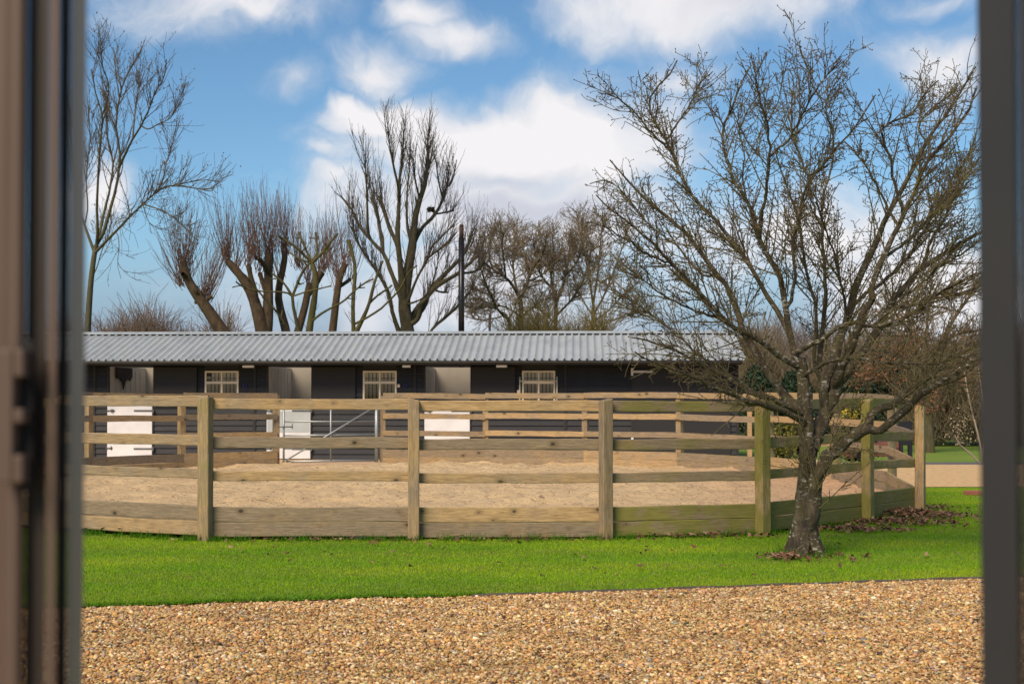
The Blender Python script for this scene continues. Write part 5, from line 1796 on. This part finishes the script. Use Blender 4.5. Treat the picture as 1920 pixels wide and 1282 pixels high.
# dark green conifers behind the lawn tree
M['conifer'] = col_mat('conifer_needles', 0.8, 0.2, 0.1)
M['leaf_shrub'] = col_mat('shrub_leaf', 0.6, 0.3, 0.2)
rc = np.random.default_rng(71)
for i, (px, hh, wd, D, lb) in enumerate(((1424, 2.9, 1.5, 54, 'dark green bushy evergreen right beside the stable gable'), (1490, 2.7, 1.4, 56, 'dark green evergreen behind the trunk of the lawn tree'),
                                         (1585, 3.3, 1.5, 57, 'dark green evergreen above the yellow flowering shrub'), (1650, 3.6, 1.7, 57, 'dark green evergreen left of the rusty leaved oak'))):
    b = np.array([X_at(px, D), D, float(hz(0, D))])
    n_ = 5200
    z = rc.uniform(0.02, 1, n_) ** 0.8
    a = rc.uniform(0, 6.28, n_)
    lob = 1 + 0.22 * np.sin(a * 3 + i) * np.sin(z * 9 + i) + 0.12 * np.sin(a * 7 + z * 15)
    rad_ = wd * (1 - 0.85 * z ** 1.7) * np.sqrt(rc.uniform(0.25, 1, n_)) * lob
    P_ = np.stack([np.cos(a) * rad_, np.sin(a) * rad_, z * hh], -1)
    V, F = leaf_mass(P_, 0.085, rc)
    cc = np.array([0.028, 0.048, 0.026]) * rc.uniform(0.5, 1.7, (n_, 1))
    t = empty('evergreen_bush', tuple(b), lb, 'bush', 'evergreens behind the lawn tree')
    link('foliage', raw_mesh('foliage', V, F, np.repeat(cc, 4, 0)), M['conifer'], t)
    MB().tube((0, 0, -0.1), (0, 0, hh * 0.8), 0.07, 8, 0.02).build('trunk', M['bark_oak'], t)

# rusty leaved oak at the right
D = 45.0
oo, tw3, r = oak('oak_tree', ([(1745, 905), (1743, 848), (1741, 800), (1740, 750), (1739, 710), (1738, 690)], 26, 14, None, 0),
    [([(1738, 700), (1712, 650), (1705, 610), (1700, 560), (1708, 510)], 8, 2.5, 0, -1), ([(1739, 695), (1752, 660), (1768, 635), (1791, 592), (1815, 560), (1840, 520)], 10, 4, 0, 1),
     ([(1739, 700), (1755, 660), (1778, 635), (1799, 624), (1831, 621), (1870, 610)], 8, 4, 0, -1.5), ([(1739, 720), (1705, 690), (1670, 675), (1640, 665)], 6, 2.5, 0, -2), ([(1738, 700), (1736, 650), (1738, 600), (1745, 550), (1750, 500)], 8, 2.5, 0, 2),
     ([(1740, 740), (1700, 715), (1660, 700), (1620, 695)], 5, 2.5, 0, -0.5), ([(1741, 740), (1775, 715), (1800, 700), (1840, 700)], 5, 2.5, 0, 1.5), ([(1705, 620), (1680, 590), (1660, 560)], 4, 2, 1, -2)],
    D, 605, 'tree with rust brown leaves still clinging low down on the far right lawn', None, 150, 620, 900, 0.8, OM)
P2_ = np.concatenate([tw3[1].reshape(-1, 3), tw3[2].reshape(-1, 3)])
low = P2_[(P2_[:, 2] < 3.6) & (r.uniform(size=len(P2_)) < 0.9)]
low = low[r.choice(len(low), min(len(low), 1000), replace=False)]
clus = np.array([at(px, py, D + dd) for px, py, dd in ((1630, 690, -0.5), (1650, 683, -1.8), (1612, 700, -0.3), (1668, 705, -1), (1735, 745, 0), (1745, 720, 0.3), (1700, 600, 0), (1703, 640, -1), (1690, 660, -1), (1640, 700, -1), (1735, 765, -.2))])
cl_p = np.concatenate([c + r.normal(0, 1, (110, 3)) * np.array([0.26, 0.25, 0.13]) for c in clus])
V, F = leaf_mass(np.concatenate([low, cl_p]) + r.normal(0, 0.05, (len(low) + len(cl_p), 3)), 0.05, r)
link('leaves', raw_mesh('leaves', V - np.array(oo.location), F), M['rust_leaf'], oo)


# shrubs near the pen
def shrub(name, px, D, hh, wd, n_, label, colr, seed, size=0.05, top=None, group=None):
    rs = np.random.default_rng(seed)
    b = np.array([X_at(px, D), D, float(hz(0, D))])
    z = rs.uniform(0.05, 1, n_)
    a = rs.uniform(0, 6.28, n_)
    rad_ = wd * np.sqrt(np.clip(1 - (z * 1.0 - 0.35) ** 2 / 0.5, 0.03, 1)) * rs.uniform(0.3, 1, n_) ** 0.5 * (1 + 0.2 * np.sin(a * 4 + z * 7))
    P_ = np.stack([np.cos(a) * rad_, np.sin(a) * rad_, z * hh], -1)
    V, F = leaf_mass(P_, size, rs)
    cc = np.array(colr)[rs.integers(0, len(colr), n_)] * rs.uniform(0.6, 1.3, (n_, 1))
    t = empty(name, tuple(b), label, 'shrub', group)
    link('foliage', raw_mesh('foliage', V, F, np.repeat(cc, 4, 0)), M['leaf_shrub'], t)
    T_ = Tubes()
    aa = rs.uniform(0, 6.28, 14)
    st_ = np.stack([np.stack([np.cos(aa) * wd * f, np.sin(aa) * wd * f, np.full(14, hh * g)], -1) for f, g in ((0.03, -0.05), (0.2, 0.3), (0.45, 0.75))], 1)
    T_.add(st_, np.tile([0.015, 0.012, 0.006], (14, 1)), 5)
    V, F = T_.mesh('s')
    link('stems', raw_mesh('stems', V, F), M['bark_oak'], t)
    return t, rs


shrub('golden_shrub', 1478, 31.5, 0.98, 0.42, 1500, 'golden green variegated shrub seen through the fence left of the lawn tree', [(0.22, 0.19, 0.025), (0.13, 0.14, 0.02), (0.06, 0.075, 0.014)], 81, 0.035)
shrub('dark_shrub', 1449, 32.0, 1.05, 0.36, 1500, 'dark green shrub touching the golden one behind the pen', [(0.02, 0.04, 0.012), (0.035, 0.06, 0.015)], 82, 0.04)
fsh, rs = shrub('yellow_shrub', 1597, 33.0, 1.45, 0.36, 500, 'shrub topped with yellow flowers rising behind the fence', [(0.12, 0.14, 0.03), (0.07, 0.09, 0.02)], 83, 0.035)
fp = np.concatenate([np.array([(X_at(px, 33.0), 33.0, Z_at(py, 33.0))]) + rs.normal(0, 1, (45, 3)) * np.array([0.05, 0.06, 0.045]) for px, py in ((1581, 746), (1594, 743), (1609, 745), (1582, 774), (1600, 778), (1606, 770), (1590, 768), (1576, 778))])
V, F = leaf_mass(fp, 0.03, rs)
link('flowers', raw_mesh('flowers', V - np.array(fsh.location), F), plain('yellow_petal', (0.62, 0.48, 0.05), 0.6), fsh)
# pale dried sapling at the right
r = np.random.default_rng(84)
D = 33.0
br = [([(1846, 880), (1832, 862), (1815, 845), (1800, 836), (1790, 815)], 5, 2, None, 0), ([(1846, 880), (1838, 830), (1830, 800), (1820, 760), (1812, 725), (1808, 690), (1800, 660)], 5, 2, 0, 0.3), ([(1843, 870), (1850, 800), (1842, 740), (1835, 690)], 4, 2, 0, -0.3)]
P, R = lift(br, D, r, 0.3, 10)
tb = Tubes(); tb.add(P, R, 6)
P1, R1 = grow(P, R, 60, r, 0.3, 1, 40, 12, (0.25, 0.7), 0.4, 0.6, 0.008, 0.005, 5, 0.15, 0.15)
P2, R2 = grow(P1, R1, 160, r, 0.2, 1, 45, 12, (0.1, 0.3), 0.4, 0.8, 0.006, 0.004, 4, 0.2, 0.1)
tw = Tubes(); tw.add(P1, R1, 4); tw.add(P2, R2, 3)
sp = tree_obj('sapling', tuple(P[0, 0]), 'pale leaning sapling with dried seed heads beside the gravel at the right', 'sapling', [('trunk', tb.mesh('t'), plain('pale_stem', (0.30, 0.24, 0.16), 0.8)), ('crown', tw.mesh('c'), M['brown_twig'])])
hd = np.concatenate([at(px, py, D) + r.normal(0, 1, (60, 3)) * np.array([0.12, 0.12, 0.13]) for px, py in ((1795, 800), (1788, 815), (1802, 785), (1806, 820))])
V, F = leaf_mass(hd, 0.022, r)
link('seed_heads', raw_mesh('seed_heads', V - np.array(sp.location), F), plain('dry_seed', (0.36, 0.28, 0.17), 0.8), sp)

# small trailer behind the pen: rust brown body, black end frame
D = 34.5
tx0, tx1 = X_at(1575, D), X_at(1697, D)
tz = float(hz(0, D))
tr = empty('livestock_trailer', ((tx0 + tx1) / 2, D, tz), 'low rust brown trailer with a black slatted end frame parked behind the pen', 'trailer')
hw = (tx1 - tx0) / 2
body = MB().box(-hw, hw - 0.32, -0.6, 0.6, 0.18, 0.52).bevel(0.01).build('body', M['rustpaint'], tr)
mb = MB()
for zz in (0.28, 0.40):
    mb.box(-hw, hw - 0.33, -0.622, -0.602, zz - 0.01, zz + 0.01)
mb.build('body_rib', M['rustpaint'], body)
mb = MB()
mb.box(hw - 0.31, hw - 0.22, -0.6, -0.5, 0.05, 1.02).box(hw - 0.09, hw, -0.6, -0.5, 0.05, 1.02).box(hw - 0.22, hw - 0.09, -0.6, -0.5, 0.05, 0.17).box(hw - 0.22, hw - 0.09, -0.6, -0.5, 0.45, 1.02)
mb.box(-hw, hw - 0.31, -0.6, -0.54, 0.86, 0.93)
mb.box(-hw, -hw + 0.06, -0.6, -0.54, 0.52, 0.86).box(-0.1, -0.04, -0.6, -0.54, 0.52, 0.86)
mb.build('end_frame', M['black_metal'], tr)
for sx2, sy2 in ((-0.35, -0.66), (-0.35, 0.66)):
    wl = MB().tube((sx2, sy2 - 0.07, 0.2), (sx2, sy2 + 0.07, 0.2), 0.2, 20).build('wheel', M['tyre'], tr)
    MB().tube((sx2, sy2 - 0.08, 0.2), (sx2, sy2 + 0.08, 0.2), 0.1, 16).build('rim', M['galv'], wl)

# pale post at the stable corner
D = 36.5
gpx = MB().box(-0.055, 0.055, -0.055, 0.055, -0.2, Z_at(768, D) - float(hz(0, D))).bevel(0.006).build('yard_post', M['wood'], None, (X_at(1405, D), D, float(hz(0, D))))
gpx['moss'] = 0.0
tag(gpx, 'pale square timber post standing past the right end of the stable', 'post')

# ------------------------------------------------------------------ edging board, brick, fallen leaves
pe = [(-0.30, 10.74), (3.89, 11.80), (7.5, 12.72)]
mb = MB()
bm_ = mb.bm
pv = []
for k_ in range(40):
    x = -0.30 + 7.8 * k_ / 39
    y = float(edge_y(x)) - 0.012
    w2 = 0.008
    top = 0.004 + 0.004 * math.sin(k_ * 1.7)
    pv.append([bm_.verts.new(p) for p in ((x, y - w2, -0.1), (x, y + w2, -0.1), (x, y + w2, top), (x, y - w2, top))])
for a, b in zip(pv[:-1], pv[1:]):
    for i in range(4):
        bm_.faces.new((a[i], a[(i + 1) % 4], b[(i + 1) % 4], b[i]))
bm_.faces.new(pv[0][::-1]); bm_.faces.new(pv[-1])
tag(mb.build('lawn_edging', M['edging']), 'thin dark edging board between the lawn and the front gravel', 'edging')
bx = at(1824, 927, 21.5)
tag(MB().box(-0.13, 0.13, -0.06, 0.06, -0.01, 0.055).bevel(0.006).build('brick', M['brick'], None, (bx[0], 21.5, 0.01), (0, 0, 0.3)), 'small red block lying on the grass by the right door post', 'brick')

rl = np.random.default_rng(91)


def leaf_pile(n_, cen, sxy, zt, size=0.034):
    p = np.stack([rl.normal(cen[0], sxy[0], n_), rl.normal(cen[1], sxy[1], n_), np.zeros(n_)], -1)
    d = np.sqrt(((p[:, 0] - cen[0]) / sxy[0]) ** 2 + ((p[:, 1] - cen[1]) / sxy[1]) ** 2)
    p[:, 2] = 0.02 + zt * np.exp(-d ** 2 / 2) * rl.uniform(0, 1, n_)
    return p


pl = [leaf_pile(900, (X_at(1690, 17.6), 17.55), (0.42, 0.25), 0.10), leaf_pile(450, (X_at(1650, 16.9), 16.55), (0.45, 0.16), 0.06), leaf_pile(260, (X_at(1580, 15.9), 15.75), (0.35, 0.10), 0.04),
      leaf_pile(130, (X_at(1735, 18.8), 18.8), (0.25, 0.25), 0.03), leaf_pile(110, (X_at(1330, 15.1), 15.05), (0.55, 0.06), 0.03), leaf_pile(60, (X_at(1000, 14.7), 14.65), (0.7, 0.06), 0.02), leaf_pile(45, (X_at(640, 14.6), 14.6), (0.9, 0.07), 0.02),
      leaf_pile(90, (X_at(1475, 13.1), 13.05), (0.13, 0.10), 0.04), leaf_pile(40, (X_at(1520, 13.4), 13.15), (0.25, 0.15), 0.02)]
sx1 = rl.uniform(-3, 7, 260); sy1 = rl.uniform(11.5, 21, 260)
kk = ~in_pen(sx1, sy1, 0.1) & (sy1 > edge_y(sx1) + 0.3)
pl.append(np.stack([sx1[kk], sy1[kk], np.full(kk.sum(), 0.03)], -1))
ps = np.stack([rl.uniform(2.2, 5.2, 420), rl.uniform(18.5, 24, 420), np.zeros(420)], -1)
ps = np.concatenate([ps, np.stack([rl.uniform(-8, 5, 700), rl.uniform(15.3, 27, 700), np.zeros(700)], -1)])
ps = ps[in_pen(ps[:, 0], ps[:, 1], -0.3)]
ps[:, 2] = 0.075 + pen_z(ps[:, 1])
pl.append(ps)
LP = np.concatenate(pl)
n_ = len(LP)
az = rl.uniform(0, 6.28, n_)
u = np.stack([np.cos(az), np.sin(az), rl.normal(0, 0.35, n_)], -1)
v = np.stack([-np.sin(az), np.cos(az), rl.normal(0, 0.35, n_)], -1)
s = (rl.uniform(0.016, 0.040, n_) * np.where(in_pen(LP[:, 0], LP[:, 1], -0.2), 0.42, 1.0))[:, None]
curl = np.array([0, 0, 1.0]) * (s * rl.uniform(0.1, 0.6, (n_, 1)))
V = np.stack([LP - u * s + curl, LP - v * s * 0.6, LP + u * s + curl, LP + v * s * 0.6], 1).reshape(-1, 3)
cc = np.array([(0.20, 0.095, 0.055), (0.15, 0.07, 0.042), (0.27, 0.15, 0.085), (0.10, 0.05, 0.035), (0.32, 0.20, 0.13)])[rl.integers(0, 5, n_)] * rl.uniform(0.7, 1.3, (n_, 1))
tag(link('fallen_leaves', raw_mesh('fallen_leaves', V, np.arange(4 * n_).reshape(n_, 4), np.repeat(cc, 4, 0)), M['leaf']), 'brown fallen leaves drifted along the foot of the fence and scattered on the lawn', 'leaves', kind='stuff')

# ------------------------------------------------------------------ the open doorway we look through
DF = 1.25
z0_, z1_ = 0.0, 2.25


def X_f(px):
    return X_at(px, DF)


def vp(px, dy):
    return (X_at(px, DF + dy), DF + dy)


leaf = empty('door_leaf', (X_f(70), DF, 0), 'out of focus bronze edge of an open glazed door at the far left', 'door')
lx0, ly0 = leaf.location[0], leaf.location[1]


def vprism(name, prof, mat, parent, z0=z0_, z1=z1_):
    return MB().prism([(a - parent.location[0], b - parent.location[1]) for a, b in prof], 'z', z0, z1).build(name, mat, parent)


# rounded bronze stile
arc = [vp(27 - 20 * math.cos(t), -0.008 - 0.010 * math.sin(t)) for t in np.linspace(0, math.pi, 11)]
vprism('stile', arc + [vp(48, 0.03), vp(-40, 0.03), vp(-40, -0.006), vp(5, -0.006)], M['frame_brown'], leaf)
vprism('channel', [vp(49, 0.0), vp(88, 0.0), vp(88, 0.03), vp(49, 0.03)], M['frame_dark'], leaf)
vprism('lip', [vp(89, -0.010), vp(92, -0.014), vp(105, -0.014), vp(108, -0.010), vp(108, 0.03), vp(89, 0.03)], M['frame_brown'], leaf)
vprism('gasket', [vp(109, 0.0), vp(128, 0.0), vp(128, 0.03), vp(109, 0.03)], M['gasket'], leaf)
vprism('glass_edge', [vp(129, -0.001), vp(157, -0.001), vp(159, 0.004), vp(159, 0.03), vp(129, 0.03)], M['glass_edge'], leaf)
zc = HC + (HORIZON - 778) / FPX * DF
kh = 0.057
lk = MB()
xa, xb = vp(4, -0.03)[0] - lx0, vp(33, -0.03)[0] - lx0
xe = vp(52, -0.03)[0] - lx0
yb_ = DF - 0.042 - ly0
lk.box(xa, xb, yb_, yb_ + 0.018, zc - kh, zc + kh)
for zz, hh in ((kh - 0.012, 0.012), (0.0, 0.006), (-kh + 0.012, 0.012)):
    lk.box(xb + 0.0002, xe, yb_, yb_ + 0.018, zc + zz - hh, zc + zz + hh)
lk.bevel(0.002, 2)
lko = lk.build('lock_keep', M['frame_brown'], leaf)
MB().box(xb + 0.0005, xe + 0.002, yb_ + 0.019, yb_ + 0.022, zc - kh - 0.008, zc + kh + 0.008).build('lock_slot', M['gasket'], lko)
jamb = empty('door_jamb', (X_f(1880), DF, 0), 'out of focus flat dark grey door jamb at the far right', 'door jamb')
vprism('jamb_face', [vp(1837, -0.012), vp(1840, -0.014), vp(1906, -0.014), vp(1908, 0.05), vp(1837, 0.05)], M['frame_grey'], jamb)
vprism('gasket', [vp(1908.5, -0.006), vp(1915, -0.006), vp(1915, 0.05), vp(1908.5, 0.05)], M['gasket'], jamb)
vprism('jamb_lining', [vp(1916, -0.016), vp(2010, -0.016), vp(2010, 0.05), vp(1916, 0.05)], M['frame_grey'], jamb)

for o in bpy.data.objects:
    if o.parent is not None and o.name.split('.')[0] in ('seed_heads', 'seed_bunches', 'buds', 'flowers', 'leaves'):
        o['kind'] = 'stuff'
